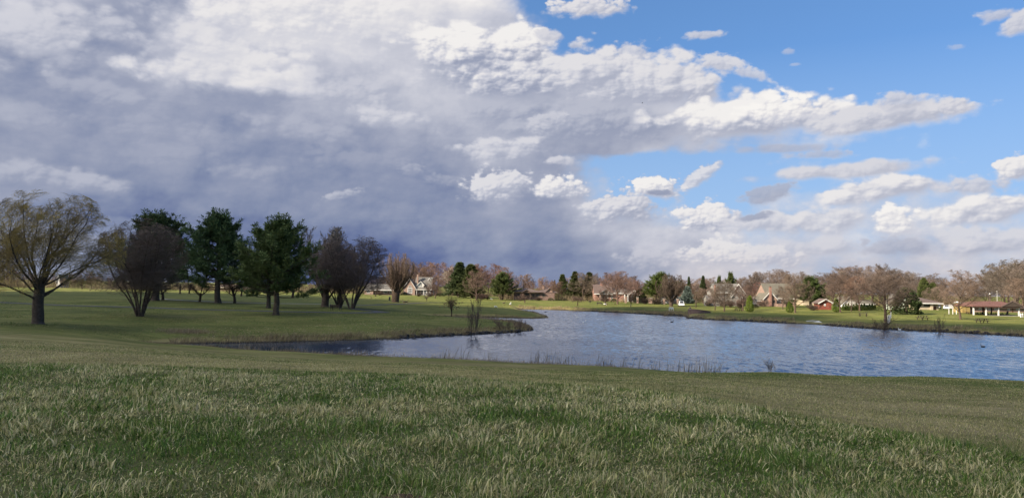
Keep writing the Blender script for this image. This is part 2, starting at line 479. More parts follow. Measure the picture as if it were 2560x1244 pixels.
class MB:
    """collects shapes, builds them as ONE mesh"""
    def __init__(s): s.v, s.f = [], []

    def add(s, vs, fs):
        n = len(s.v)
        s.v += [tuple(v) for v in vs]
        s.f += [tuple(i + n for i in f) for f in fs]
        return s

    def box(s, x0, x1, y0, y1, z0, z1):
        return s.add([(x0, y0, z0), (x1, y0, z0), (x1, y1, z0), (x0, y1, z0), (x0, y0, z1), (x1, y0, z1), (x1, y1, z1), (x0, y1, z1)],
                     [(3, 2, 1, 0), (4, 5, 6, 7), (0, 1, 5, 4), (1, 2, 6, 5), (2, 3, 7, 6), (3, 0, 4, 7)])

    def bar(s, a, b, w, h=None):
        """square bar from a to b"""
        h = h or w
        a, b = Vector(a), Vector(b)
        d = (b - a).normalized()
        u = d.cross(Vector((0, 0, 1)))
        if u.length < 1e-3: u = Vector((1, 0, 0))
        u.normalize(); v = u.cross(d)
        vs = [p + u * (w / 2 * i) + v * (h / 2 * j) for p in (a, b) for i, j in ((-1, -1), (1, -1), (1, 1), (-1, 1))]
        return s.add(vs, [(3, 2, 1, 0), (4, 5, 6, 7), (0, 1, 5, 4), (1, 2, 6, 5), (2, 3, 7, 6), (3, 0, 4, 7)])

    def tube(s, pts, rad, n=8, ey=1.0):
        """closed tube along points with a radius at each"""
        pts = [Vector(p) for p in pts]
        base = len(s.v)
        vs, fs = [], []
        ref = None
        for i, p in enumerate(pts):
            d = (pts[min(i + 1, len(pts) - 1)] - pts[max(i - 1, 0)]).normalized()
            if ref is None:
                ref = d.cross(Vector((0, 1, 0.01)))
                if ref.length < 0.1: ref = d.cross(Vector((1, 0, 0)))
            u = (ref - d * ref.dot(d)).normalized(); ref = u
            v = d.cross(u)
            for k in range(n):
                a = 2 * math.pi * k / n
                vs.append(p + u * (rad[i] * math.cos(a)) + v * (rad[i] * ey * math.sin(a)))
        for i in range(len(pts) - 1):
            for k in range(n):
                fs.append((i * n + k, i * n + (k + 1) % n, (i + 1) * n + (k + 1) % n, (i + 1) * n + k))
        fs.append(tuple(range(n - 1, -1, -1)))
        fs.append(tuple((len(pts) - 1) * n + k for k in range(n)))
        return s.add(vs, fs)

    def prism(s, poly, y0, y1):
        """polygon in x,z extruded along y"""
        n = len(poly)
        vs = [(x, y0, z) for x, z in poly] + [(x, y1, z) for x, z in poly]
        fs = [tuple(range(n)), tuple(range(2 * n - 1, n - 1, -1))]
        fs += [(i + n, (i + 1) % n + n, (i + 1) % n, i) for i in range(n)]
        return s.add(vs, fs)

    def ball(s, c, r, rz=None, n=10, m_=6):
        rz = rz or r
        vs = [(c[0], c[1], c[2] + rz)]
        for j in range(1, m_):
            t = math.pi * j / m_
            for k in range(n):
                a = 2 * math.pi * k / n
                vs.append((c[0] + r * math.sin(t) * math.cos(a), c[1] + r * math.sin(t) * math.sin(a), c[2] + rz * math.cos(t)))
        vs.append((c[0], c[1], c[2] - rz))
        fs = [(0, 1 + k, 1 + (k + 1) % n) for k in range(n)]
        for j in range(m_ - 2):
            for k in range(n):
                a, b = 1 + j * n + k, 1 + j * n + (k + 1) % n
                fs.append((a, a + n, b + n, b))
        L = len(vs) - 1
        fs += [(L, 1 + (m_ - 2) * n + (k + 1) % n, 1 + (m_ - 2) * n + k) for k in range(n)]
        return s.add(vs, fs)

    def build(s, name, m_, parent=None, bevel=0.0, smooth=False):
        me = bpy.data.meshes.new(name)
        me.from_pydata(s.v, [], s.f)
        bm = bmesh.new(); bm.from_mesh(me)
        if bevel: bmesh.ops.bevel(bm, geom=bm.edges[:], offset=bevel, segments=1, affect='EDGES', clamp_overlap=True)
        bmesh.ops.recalc_face_normals(bm, faces=bm.faces[:])
        bm.to_mesh(me); bm.free()
        if smooth: me.polygons.foreach_set('use_smooth', [True] * len(me.polygons))
        return link(name, me, parent, m_)


def vnoise(x, y, seed=0):
    """smooth value noise in [0,1]"""
    xi, yi = np.floor(x).astype(np.int64), np.floor(y).astype(np.int64)
    fx, fy = x - xi, y - yi
    fx, fy = fx * fx * (3 - 2 * fx), fy * fy * (3 - 2 * fy)

    def h(i, j):
        n = (i * 374761393 + j * 668265263 + seed * 1442695041) & 0x7fffffff
        n = ((n ^ (n >> 13)) * 1274126177) & 0x7fffffff
        n = (n ^ (n >> 16))
        return (n & 0xffff) / 65535.0
    return (h(xi, yi) * (1 - fx) + h(xi + 1, yi) * fx) * (1 - fy) + (h(xi, yi + 1) * (1 - fx) + h(xi + 1, yi + 1) * fx) * fy


def fnoise(x, y, seed=0, oct=4):
    s, a, t = 0.0, 1.0, 0.0
    for k in range(oct):
        s = s + a * vnoise(x * 2 ** k + 17 * k, y * 2 ** k - 11 * k, seed + k)
        t += a; a *= 0.55
    return s / t


def smooth(a, b, x):
    t = np.clip((x - a) / (b - a), 0, 1)
    return t * t * (3 - 2 * t)


# ------------------------------------------------------------------ lake outline (photo pixels on the water plane)
LAKE_PX = [(380, 861), (480, 868), (600, 877), (720, 885), (900, 894), (1100, 903), (1300, 912), (1500, 920), (1650, 930), (1800, 946),
           (2000, 960), (2300, 976), (2700, 1002), (3100, 1012), (3300, 905), (3000, 865), (2560, 840), (2400, 831), (2260, 825),
           (2150, 819), (2060, 812), (1960, 807), (1850, 802), (1760, 798), (1722, 795), (1712, 790), (1640, 786.5), (1560, 782), (1480, 778),
           (1400, 774.5), (1340, 773), (1296, 772.2), (1300, 776), (1335, 781.5), (1362, 788), (1372, 794), (1330, 796), (1250, 793.5), (1180, 792),
           (1120, 790), (1085, 790), (1110, 793), (1160, 797), (1230, 803), (1290, 808), (1318, 815), (1328, 825), (1290, 829.5),
           (1180, 835), (1100, 839), (1000, 844.5), (900, 849), (800, 852), (700, 854.5), (600, 856.5), (500, 858), (420, 859)]
LAKE = np.array([tuple(at_z(px, py, 0.0)[:2]) for px, py in LAKE_PX])


def lake_sd(x, y):
    """signed distance to the shoreline: positive on land"""
    x = np.asarray(x, float); y = np.asarray(y, float)
    d = np.full(x.shape, 1e9)
    inside = np.zeros(x.shape, bool)
    n = len(LAKE)
    for i in range(n):
        ax, ay = LAKE[i]; bx, by = LAKE[(i + 1) % n]
        ex, ey = bx - ax, by - ay
        t = np.clip(((x - ax) * ex + (y - ay) * ey) / (ex * ex + ey * ey), 0, 1)
        d = np.minimum(d, np.hypot(x - ax - t * ex, y - ay - t * ey))
        c = (ay > y) != (by > y)
        with np.errstate(divide='ignore', invalid='ignore'):
            inside ^= c & (x < (bx - ax) * (y - ay) / (by - ay + 1e-12) + ax)
    return np.where(inside, -d, d)


# ------------------------------------------------------------------ terrain control points: (px, py, z) on the ground
GP = []      # world points


def gpt(px, py, z):
    p = at_z(px, py, z)
    GP.append((p.x, p.y, z))
    return p


def gpy(px, py, Y):
    p = at_y(px, py, Y)
    GP.append((p.x, p.y, p.z))


for px, col in ((0, ((1244, 5.75), (1000, 10.4), (908, 16), (870, 28), (831, 55), (822, 72))),
                (250, ((1244, 5.8), (1000, 10.5), (912, 16), (875, 32), (845, 58))),
                (500, ((1244, 5.8), (1000, 10.7), (918, 16.5), (882, 40), (873, 60))),
                (1000, ((1244, 5.9), (1050, 9.4), (932, 16.5), (915, 30), (903, 50))),
                (1300, ((1244, 6), (1050, 9.5), (955, 15), (932, 30), (920, 48))),
                (1500, ((1244, 6), (1050, 9.6), (968, 14), (945, 25), (930, 44))),
                (1700, ((1244, 6.05), (1050, 9.6), (985, 12.8), (945, 25), (929, 42))),
                (2000, ((1244, 6.1), (1100, 8.6), (1045, 11), (1000, 17), (960, 27), (931, 42))),
                (2300, ((1244, 6.2), (1150, 7.7), (1095, 9.2), (1030, 15), (970, 27), (937, 43))),
                (2560, ((1244, 6.2), (1150, 7.9), (1050, 14), (980, 26), (947, 43)))):
    for py, Y in col: gpy(px, py, Y)
for a in (-170, -130, -95, -65, -50, 50, 65, 95, 130, 170):
    for r, z in ((2, 4.9), (8, 4.85), (20, 4.5), (60, 3.0), (200, 2.2), (800, 2.4), (3000, 2.4)):
        if abs(a) > 60 or r in (2, 200, 800, 3000): GP.append((r * math.sin(R(a)), r * math.cos(R(a)), z))
for a in (-33, -15, 0, 15, 33):
    GP.append((2.5 * math.sin(R(a)), 2.5 * math.cos(R(a)), 4.9))
    GP.append((700 * math.sin(R(a)), 700 * math.cos(R(a)), 2.3))
    GP.append((2800 * math.sin(R(a)), 2800 * math.cos(R(a)), 2.3))
for px, py in LAKE_PX[::2] + [(2000, 960), (2300, 976), (2700, 1002)]:
    p = at_z(px, py, 0.0); GP.append((p.x, p.y, 0.30 if px < 1700 or py < 900 else 0.12))
for px, py, z in ((150, 763, 1.6), (300, 812, 1.2), (600, 840, 0.8), (800, 800, 1.2), (700, 778, 1.5), (1000, 800, 1.15), (1180, 806, 0.95), (1280, 812, 0.7),
                  (1000, 825, 0.8), (950, 781, 1.4), (1200, 778, 1.0), (1290, 783, 0.75), (1100, 770, 1.15), (1000, 758, 1.35), (1400, 767, 0.9),
                  (1550, 771, 0.9), (1680, 776, 0.9), (1800, 788, 0.9), (1950, 795, 0.9), (2060, 803, 0.8), (2250, 810, 0.9), (2450, 818, 0.9), (2560, 822, 0.9),
                  (200, 722, 2.3), (500, 738, 2.0), (620, 727, 2.2), (100, 740, 1.9), (1500, 762, 1.3), (1850, 782, 1.1), (2150, 786, 1.3), (2300, 785, 1.4), (2350, 775, 1.8)):
    gpt(px, py, z)

# ------------------------------------------------------------------ plan of everything that stands on visible ground
# kind, px, base py, top py, width px, ground z, tint, label, group
T_, BR, RD, OL, DK, GY = None, (1.0, 0.80, 0.66), (1.25, 0.70, 0.60), (0.95, 0.88, 0.60), (0.42, 0.32, 0.32), (0.95, 0.88, 0.86)
LG = 'evergreens and bare trees on the near lawn'
FG = 'trees on the lawn across the lake'
TREES = [
    ('willow', 95, 808, 488, 300, 1.7, (1, 1, 1), 'big bare willow with yellow windblown top beside the path', LG),
    ('maple', -22, 738, 575, 150, 1.9, (0.62, 0.40, 0.36), 'dark reddish bare tree cut by the left edge behind the willow', LG),
    ('clump', 350, 790, 556, 185, 1.5, (1.1, 0.90, 0.84), 'dark bare tree of many thin stems in front of the first pine', LG),
    ('pine', 388, 750, 533, 190, 2.0, (1, 1, 1), 'dark pine half hidden behind the many-stemmed bare tree', LG),
    ('small', 407, 749, 690, 62, 2.0, DK, 'short forked bare tree against the trunk of the half hidden pine', LG),
    ('pine2', 545, 757, 531, 168, 1.8, (0.9, 1.0, 0.95), 'tall dark pine in the middle of the three near pines', LG),
    ('small', 499, 754, 696, 58, 1.85, DK, 'short dark bare tree left of the middle pine trunk', LG),
    ('small', 586, 757, 690, 64, 1.8, DK, 'short forked bare tree right of the middle pine trunk', LG),
    ('pine3', 690, 786, 544, 178, 1.4, (1.25, 1.2, 0.95), 'broad green pine nearest the lake with two low bare limbs', LG),
    ('pine', 671, 769, 610, 120, 1.6, (0.8, 0.9, 0.8), 'dark pine standing behind the broad pine nearest the lake', LG),
    ('vase', 812, 766, 569, 130, 1.6, (1.55, 1.40, 1.2), 'tall grey bare tree of upright shoots behind the park bench', LG),
    ('small', 848, 766, 640, 100, 1.6, (0.6, 0.5, 0.46), 'leaning bare tree with low arching limbs over the park bench', LG),
    ('clump2', 879, 770, 594, 165, 1.55, (1.05, 0.86, 0.88), 'dark purplish bare tree with twin stems right of the park bench', LG),
    ('clump', 848, 768, 606, 118, 1.58, (1.25, 1.02, 0.98), 'dark bare tree of many thin stems filling the gap right behind the park bench', LG),
    ('pollard', 988, 755, 634, 80, 1.4, (1.25, 0.95, 0.74), 'thick trunked bare willow of upright shoots at the path bend', LG),
    ('small', 450, 734, 700, 40, 2.05, (0.7, 0.55, 0.5), 'small bare tree on the sunlit strip left of the short forked trees', LG),
    ('small', 473, 734, 696, 36, 2.05, (0.7, 0.55, 0.5), 'thin straight bare tree on the sunlit strip before the short forked trees', LG),
    ('small', 573, 733, 704, 30, 2.05, (0.8, 0.6, 0.5), 'small bare tree on the far lawn just right of the middle pine trunk', LG),
    ('small', 603, 740, 700, 44, 2.0, (0.8, 0.6, 0.5), 'forked bare tree on the far lawn between middle pine and broad pine', LG),
    ('small', 632, 741, 702, 36, 2.0, (0.8, 0.6, 0.5), 'bare tree with upright forks on the far lawn left of the broad pine', LG),
    ('small', 643, 742, 705, 32, 2.0, (0.8, 0.6, 0.5), 'thin bare tree close beside the pair left of the broad pine', LG),
    ('small', 731, 744, 690, 60, 2.0, DK, 'dark bare tree seen below the right limb of the broad pine', LG),
    ('conifer', 300, 722, 690, 30, 2.2, (0.55, 0.6, 0.5), 'dark rounded evergreen at the far field edge left of the pines', LG),
    ('maple', 205, 722, 672, 46, 2.25, (0.55, 0.40, 0.38), 'dark bare tree at the far field edge right of the willow', LG),
    ('leafy', 1129, 791, 736, 36, 1.05, (1, 1, 1), 'thin young tree holding dead brown leaves on the near bank', LG),
    ('small', 1195, 767, 738, 13, 1.1, DK, 'slim dark young tree on the spit behind the bare bank shrub', LG),
    # across the lake, from the left
    ('small', 939, 741, 712, 26, 1.6, DK, 'small dark tree on the lawn before the low white-windowed house', FG),
    ('small', 1067, 752, 736, 15, 1.4, (0.8, 0.6, 0.55), 'tiny flat-topped bare tree on the lawn before the gabled brick house', FG),
    ('maple', 1088, 745, 697, 42, 1.6, (1.0, 0.66, 0.6), 'small purplish bare tree right of the gabled brick house', FG),
    ('birch', 1118, 738, 667, 46, 1.8, (1.5, 1.35, 1.05), 'white barked tree beside the tall green spruce pair', FG),
    ('spruce', 1146, 743, 656, 62, 1.7, (1.0, 1.05, 0.9), 'taller green spruce of the pair right of the white barked tree', FG),
    ('spruce', 1180, 745, 661, 62, 1.6, (1.35, 1.2, 0.95), 'shorter green spruce of the pair right of the white barked tree', FG),
    ('maple', 1191, 750, 676, 58, 1.4, (1.1, 0.78, 0.70), 'grey bare lawn tree in front of the shorter spruce', FG),
    ('pine2', 1255, 749, 681, 62, 1.5, (1.5, 1.45, 1.05), 'lone bushy green pine left of the long brown house', FG),
    ('small', 1312, 757, 733, 28, 1.3, (1.0, 0.66, 0.6), 'thin small bare tree before the long brown house', FG),
    ('small', 1366, 750, 726, 28, 1.5, (1.7, 1.4, 1.1), 'small pale bare tree at the right end of the long brown house', FG),
    ('spruce', 1405, 747, 686, 34, 1.6, (1.3, 1.2, 0.95), 'short pointed spruce right of the long brown house', FG),
    ('spruce', 1434, 750, 679, 38, 1.5, (1.2, 1.05, 0.85), 'middle pointed spruce of the three right of the brown house', FG),
    ('spruce', 1471, 750, 681, 42, 1.55, (1.15, 1.0, 0.8), 'right-hand spruce of the three, behind the spreading bare tree', FG),
    ('maple', 1459, 751, 682, 70, 1.45, (1.15, 1.0, 0.8), 'spreading bare tree with pale forked limbs before the spruces', FG),
    ('dwarf', 1444, 763, 738, 32, 1.15, (0.7, 0.5, 0.45), 'low mushroom shaped bare tree on the lawn before the spruces', FG),
    ('maple', 1544, 760, 677, 78, 1.25, (1.35, 0.82, 0.74), 'rounded reddish bare tree in front of the brick house with porch', FG),
    ('small', 1577, 766, 735, 20, 1.1, DK, 'slim dark young tree between the reddish bare tree and the porch', FG),
    ('small', 1530, 752, 733, 16, 1.45, (1.3, 1.0, 0.7), 'tiny pale bare tree by the brick wall of the house with porch', FG),
    ('tuft', 1556, 756, 746, 11, 1.35, (1.3, 1.2, 0.7), 'pale ornamental grass clump beside the reddish bare tree', FG),
    ('pine3', 1650, 758, 681, 70, 1.5, (1.6, 1.6, 0.9), 'bright green rounded pine behind the brick fence posts', FG),
    ('vase', 1678, 765, 686, 64, 1.2, (0.72, 0.58, 0.5), 'dark vase shaped bare tree of several stems before the green pine', FG),
    ('bluespruce', 1718, 757, 716, 32, 1.6, (1, 1, 1), 'silvery blue spruce left of the grey gabled house', FG),
    ('small', 1740, 768, 720, 26, 1.15, (0.8, 0.6, 0.5), 'slim bare tree on the brick edged mound', FG),
    ('maple', 1758, 759, 720, 36, 1.5, (1.5, 1.1, 0.95), 'small pink-budded tree with pale trunk beside the blue spruce', FG),
    ('maple', 1811, 778, 702, 62, 1.0, (1.0, 0.85, 0.7), 'open bare tree with thick pale trunk before the grey gabled house', FG),
    ('arbor', 1874, 779, 739, 20, 1.05, (1.15, 1.15, 0.8), 'taller pointed arborvitae between the two gabled houses', FG),
    ('maple', 1988, 782, 679, 78, 1.05, (1.15, 0.9, 0.74), 'dense oval bare tree right of the house with brick chimney', FG),
    ('arbor', 1975, 781, 751, 17, 1.05, (1.0, 1.05, 0.75), 'short arborvitae against the trunk of the dense oval bare tree', FG),
    ('pine', 2025, 770, 692, 78, 1.35, (1.3, 1.35, 0.95), 'dark layered pine left of the red shed', FG),
    ('arbor', 2091, 780, 747, 18, 1.1, (1.0, 1.05, 0.72), 'dark arborvitae just right of the red shed', FG),
    ('maple', 2101, 781, 684, 74, 1.1, (0.95, 0.68, 0.60), 'round bare tree right of the red shed', FG),
    ('maple', 2149, 777, 690, 66, 1.2, (1.35, 0.82, 0.62), 'rust coloured bare tree before the hedge of small evergreens', FG),
    ('maple', 2214, 803, 684, 118, 0.9, (1.05, 0.82, 0.70), 'wide bare tree at the water beside the white twin posts', FG),
    ('small', 2227, 786, 738, 20, 1.3, (1.2, 1.0, 0.8), 'short pale stem just behind the wide waterside tree', FG),
    ('conifer', 2266, 785, 720, 62, 1.3, (0.7, 0.8, 0.6), 'dark spreading evergreen right of the wide waterside tree', FG),
    ('maple', 2345, 771, 716, 56, 1.9, (1.4, 1.15, 0.95), 'pale forked bare tree before the tan house', FG),
    ('conifer', 2332, 762, 707, 32, 2.0, (1.2, 1.1, 0.8), 'thin olive evergreen behind the pale forked tree', FG),
    ('maple', 2401, 797, 675, 90, 1.1, (1.25, 0.92, 0.76), 'rounded bare tree left of the picnic shelter', FG),
    ('maple', 2556, 776, 694, 84, 1.7, (1.35, 1.0, 0.82), 'tan bare tree behind the right end of the picnic shelter', FG),
]
SH = 'shrubs in the gardens across the lake'
SHRUBS = [  # px, base, top, width, z, tint, kind, label
    (1010, 737, 731, 16, 1.95, (0.6, 0.8, 0.5), 'mound', 'dark clipped shrub left of the tall arched window'),
    (1031, 737, 732, 14, 1.95, (0.6, 0.8, 0.5), 'mound', 'dark clipped shrub right of the tall arched window'),
    (967, 736, 730, 18, 1.95, (0.9, 1.0, 0.5), 'mound', 'green clipped shrub before the low white-windowed house'),
    (1100, 740, 732, 22, 1.85, (0.5, 0.45, 0.4), 'mound', 'dark low shrub between gabled house and white barked tree'),
    (1205, 748, 734, 18, 1.5, (0.8, 0.5, 0.5), 'twig', 'purplish twiggy shrub behind the grey bare lawn tree'),
    (1218, 748, 738, 12, 1.5, (0.5, 0.4, 0.4), 'twig', 'dark twiggy shrub left of the lone bushy pine'),
    (1790, 764, 756, 14, 1.45, (0.5, 0.5, 0.4), 'mound', 'small dark shrub before the grey gabled house'),
    (1851, 769, 748, 30, 1.3, (0.9, 0.6, 0.55), 'twig', 'wide twiggy shrub left of the taller arborvitae'),
    (1888, 769, 760, 16, 1.3, (0.35, 0.3, 0.3), 'mound', 'dark low shrub right of the taller arborvitae'),
    (1918, 765, 756, 15, 1.6, (0.7, 0.65, 0.5), 'mound', 'low shrub left of the brick chimney'),
    (1934, 765, 757, 11, 1.6, (0.6, 0.5, 0.45), 'twig', 'twiggy shrub at the foot of the brick chimney'),
    (1953, 765, 752, 22, 1.6, (0.9, 0.8, 0.65), 'twig', 'tan twiggy shrub right of the brick chimney'),
    (2198, 777, 764, 14, 1.35, (0.8, 0.9, 0.5), 'mound', 'small green shrub at the right end of the evergreen hedge'),
    (2242, 780, 767, 24, 1.3, (0.8, 0.95, 0.5), 'mound', 'rounded green shrub behind the white twin posts'),
    (2300, 772, 763, 30, 1.95, (0.7, 0.75, 0.5), 'mound', 'low spreading green shrub before the tan house'),
    (1590, 756, 742, 34, 1.5, (0.6, 0.45, 0.48), 'twig', 'purple twiggy shrub under the porch'),
    (1497, 752, 744, 24, 1.5, (0.5, 0.6, 0.4), 'mound', 'dark green shrub at the left end of the brick house'),
    (1047, 740, 733, 14, 1.9, (0.8, 0.6, 0.5), 'twig', 'small brown shrub at the left foot of the gabled house porch'),
    (1075, 741, 731, 16, 1.9, (0.7, 0.55, 0.5), 'twig', 'twiggy shrub at the right corner of the gabled house'),
    (950, 737, 729, 16, 2.0, (0.7, 0.55, 0.5), 'twig', 'brown twiggy shrub before the door of the low white-windowed house'),
    (1301, 751, 741, 18, 1.65, (0.6, 0.5, 0.48), 'twig', 'dark twiggy shrub at the left end of the long brown house'),
    (1346, 751, 743, 20, 1.65, (0.7, 0.55, 0.5), 'twig', 'brown twiggy shrub before the middle of the long brown house'),
    (1377, 751, 744, 16, 1.65, (0.6, 0.6, 0.45), 'mound', 'low green shrub at the right end of the long brown house'),
    (1512, 754, 744, 22, 1.6, (0.9, 0.65, 0.6), 'twig', 'reddish twiggy shrub under the left windows of the brick house'),
    (1535, 754, 746, 16, 1.6, (0.6, 0.7, 0.45), 'mound', 'low green shrub under the middle windows of the brick house'),
    (1612, 759, 744, 24, 1.5, (0.5, 0.42, 0.42), 'twig', 'dark twiggy shrub behind the second pair of brick pillars'),
    (1643, 760, 745, 26, 1.45, (0.55, 0.48, 0.42), 'twig', 'dark twiggy shrub under the bright green pine'),
    (1770, 764, 752, 20, 1.5, (0.9, 0.75, 0.65), 'twig', 'grey twiggy shrub before the low garage of the grey house'),
    (1806, 766, 753, 18, 1.45, (0.75, 0.65, 0.55), 'twig', 'twiggy shrub behind the open pale trunked tree'),
    (1826, 767, 750, 26, 1.4, (0.8, 0.6, 0.55), 'twig', 'brown twiggy shrub below the small white-edged gable'),
    (1905, 766, 750, 22, 1.5, (1.0, 0.72, 0.66), 'twig', 'pinkish twiggy shrub at the left corner of the house with brick chimney'),
    (1968, 767, 752, 24, 1.5, (0.85, 0.75, 0.6), 'twig', 'grey-tan twiggy shrub behind the short arborvitae'),
    (2034, 775, 761, 24, 1.35, (0.6, 0.5, 0.45), 'twig', 'dark twiggy shrub left of the red shed'),
    (1185, 832, 748, 44, 0.3, (0.75, 0.60, 0.58), 'twig', 'tall bare shrub on the near bank above the water'),
    (1265, 824, 790, 46, 0.35, (1.1, 0.75, 0.68), 'twig', 'reddish bare shrub left of the tip of the near bank'),
    (1297, 823, 793, 40, 0.35, (1.1, 0.80, 0.70), 'twig', 'reddish bare shrub on the tip of the near bank'),
    (2194, 817, 790, 46, 0.4, (0.8, 0.6, 0.55), 'twig', 'brown bare shrub at the water left of the white twin posts'),
    (2350, 826, 790, 28, 0.4, (1.0, 0.75, 0.65), 'twig', 'thin reddish bare shrub at the water before the picnic lawn'),
    (1929, 927, 898, 26, 2.2, (0.7, 0.65, 0.6), 'twig', 'small lone twiggy bush on the crest of the near slope against the water'),
    (1716, 791, 776, 16, 0.4, (1.9, 1.5, 1.05), 'twig', 'straw coloured bush at the corner of the brick edged mound'),
]
THINGS = dict(  # px, base py, ground z
    bench=(840, 775, 1.5), bin_a=(974, 752, 1.45), table_a=(1846, 777, 1.05), table_b=(2158, 791, 1.05), table_c=(2306, 799, 1.0), table_d=(2455, 807, 1.0),
    shelter=(2492, 789, 1.2), shed=(2063, 773, 1.5), h1=(950, 736, 2.0), h2=(1035, 737, 2.0), h3=(1335, 749, 1.7), h4=(1540, 752, 1.7), h5=(1678, 757, 1.7),
    h7=(1815, 762, 1.8), h8=(1935, 764, 1.8), h10=(2122, 767, 1.3), h12=(2320, 773, 2.0), h14=(2418, 781, 1.6), h15=(2500, 778, 1.9),
    stand=(1678, 778, 0.95), posts=(2223, 806, 0.9), board=(2376, 784, 1.5), brickwall=(1750, 782, 0.95), person_a=(1724.5, 776, 1.0), ramp=(2035, 806, 0.3),
    goose_a=(1260, 759.5, 1.25), goose_b=(1276, 763, 1.15), goose_c=(1239, 769.5, 1.0), goose_d=(1010, 757.5, 1.3), goose_e=(1016, 757.5, 1.3), goose_f=(928, 746, 1.6),
    goose_g=(1512, 762.5, 1.2), goose_h=(1517, 762, 1.2), goose_i=(1537, 761.5, 1.2), goose_j=(1227, 749, 1.5), goose_k=(1230, 749.5, 1.5), bin_b=(1289, 750, 1.45), grill=(1475, 760, 1.2), bench_b=(1499, 762, 1.15),
    bin_c=(2429.5, 782, 1.4), bollard_a=(2552, 792, 1.15), bollard_b=(2556.5, 792, 1.15), rail=(260, 727, 2.15), mound=(1010, 1243, 4.9))
for t in TREES: gpt(t[1], t[2], t[5])
for t in SHRUBS: gpt(t[0], t[1], t[4])
for k, t in THINGS.items():
    if k not in ('mound',): gpt(*t)

# interpolate the ground through all control points
_P = np.array(GP)
_r = np.maximum(np.hypot(_P[:, 0], _P[:, 1]), 1.0)
_u, _v = np.arctan2(_P[:, 0], _P[:, 1]) * 2.2, np.log(_r)
_D = np.sqrt((_u[:, None] - _u[None]) ** 2 + (_v[:, None] - _v[None]) ** 2 + 0.02 ** 2)
_N = len(_P)
_A = np.block([[_D + np.eye(_N) * -0.02, np.ones((_N, 1))], [np.ones((1, _N)), np.zeros((1, 1))]])
_W = np.linalg.solve(_A, np.concatenate((_P[:, 2], [0])))


def ground(x, y):
    x = np.atleast_1d(np.asarray(x, float)); y = np.atleast_1d(np.asarray(y, float))
    r = np.maximum(np.hypot(x, y), 1.0)
    u, v = np.arctan2(x, y) * 2.2, np.log(r)
    z = np.zeros(x.shape)
    for i in range(0, len(x), 40000):
        s = slice(i, i + 40000)
        D = np.sqrt((u[s, None] - _u[None]) ** 2 + (v[s, None] - _v[None]) ** 2 + 0.02 ** 2)
        z[s] = D @ _W[:-1] + _W[-1]
    z = np.clip(z, 0.22, 6.0)
    sd_ = lake_sd(x, y) + (fnoise(x * 0.5, y * 0.5, 5) - 0.5) * np.clip(r / 90.0, 0.3, 1.2)
    z = z + (fnoise(x * 0.05, y * 0.05, 9, 3) - 0.5) * 0.12 * np.clip(r / 40, 0, 2) * smooth(2, 10, sd_)
    land = z * (0.35 + 0.65 * smooth(0.0, 2.2, sd_)) * smooth(-0.4, 0.45, sd_)
    return np.where(sd_ > -0.4, land - 0.03, -0.03 - 0.8 * smooth(0.4, 3.0, -sd_)), sd_


def gz(x, y): return float(ground(x, y)[0][0])


def spot(key):
    px, py, z = THINGS[key]
    p = at_z(px, py, z)
    p.z = gz(p.x, p.y)
    return p


# dead-grass share of the lawn at a place
_BA = [(-60, 908, 16), (0, 908, 16), (250, 912, 16), (500, 918, 16.5), (1000, 932, 16.5), (1300, 955, 15), (1500, 968, 14), (1700, 985, 12.8), (2000, 1045, 11), (2300, 1095, 9.2), (2560, 1150, 7.9), (2700, 1170, 7.4)]
_bx = [math.atan2(at_y(a, b, c).x, c) for a, b, c in _BA]
_br = [math.hypot(at_y(a, b, c).x, c) for a, b, c in _BA]


def edge_r(az): return np.interp(az, _bx, _br)


def dryness(x, y, sd_):
    r = np.hypot(x, y); az = np.arctan2(x, y)
    e = edge_r(az)
    n = fnoise(x * 0.35, y * 0.35, 3, 5)
    n2 = fnoise(x * 0.09 + 4, y * 0.09, 21, 4)
    near = 0.42 + 0.6 * (n - 0.5) + 0.4 * (n2 - 0.5)
    tan = smooth(1.0, 1.15, r / e) * smooth(95, 55, r)
    tl = (0.50 * smooth(2.1, 1.25, r / e) + 0.18) * smooth(0.12, -0.08, az) + 0.30 * smooth(-0.08, 0.15, az) * smooth(42, 24, r)
    band = 0.36 + tl + 0.7 * (n - 0.5) + 0.55 * (n2 - 0.5)
    far = 0.26 + 0.35 * (fnoise(x * 0.06, y * 0.06, 33, 4) - 0.5) + 0.35 * (n - 0.5)
    d = np.where(r < e, near, far * (1 - tan) + band * tan)
    d = np.maximum(d, (0.45 + 0.6 * n) * smooth(4.5, 0.6, sd_ + (n - 0.5) * 7) * (r > 70))
    return np.clip(d, 0, 1)


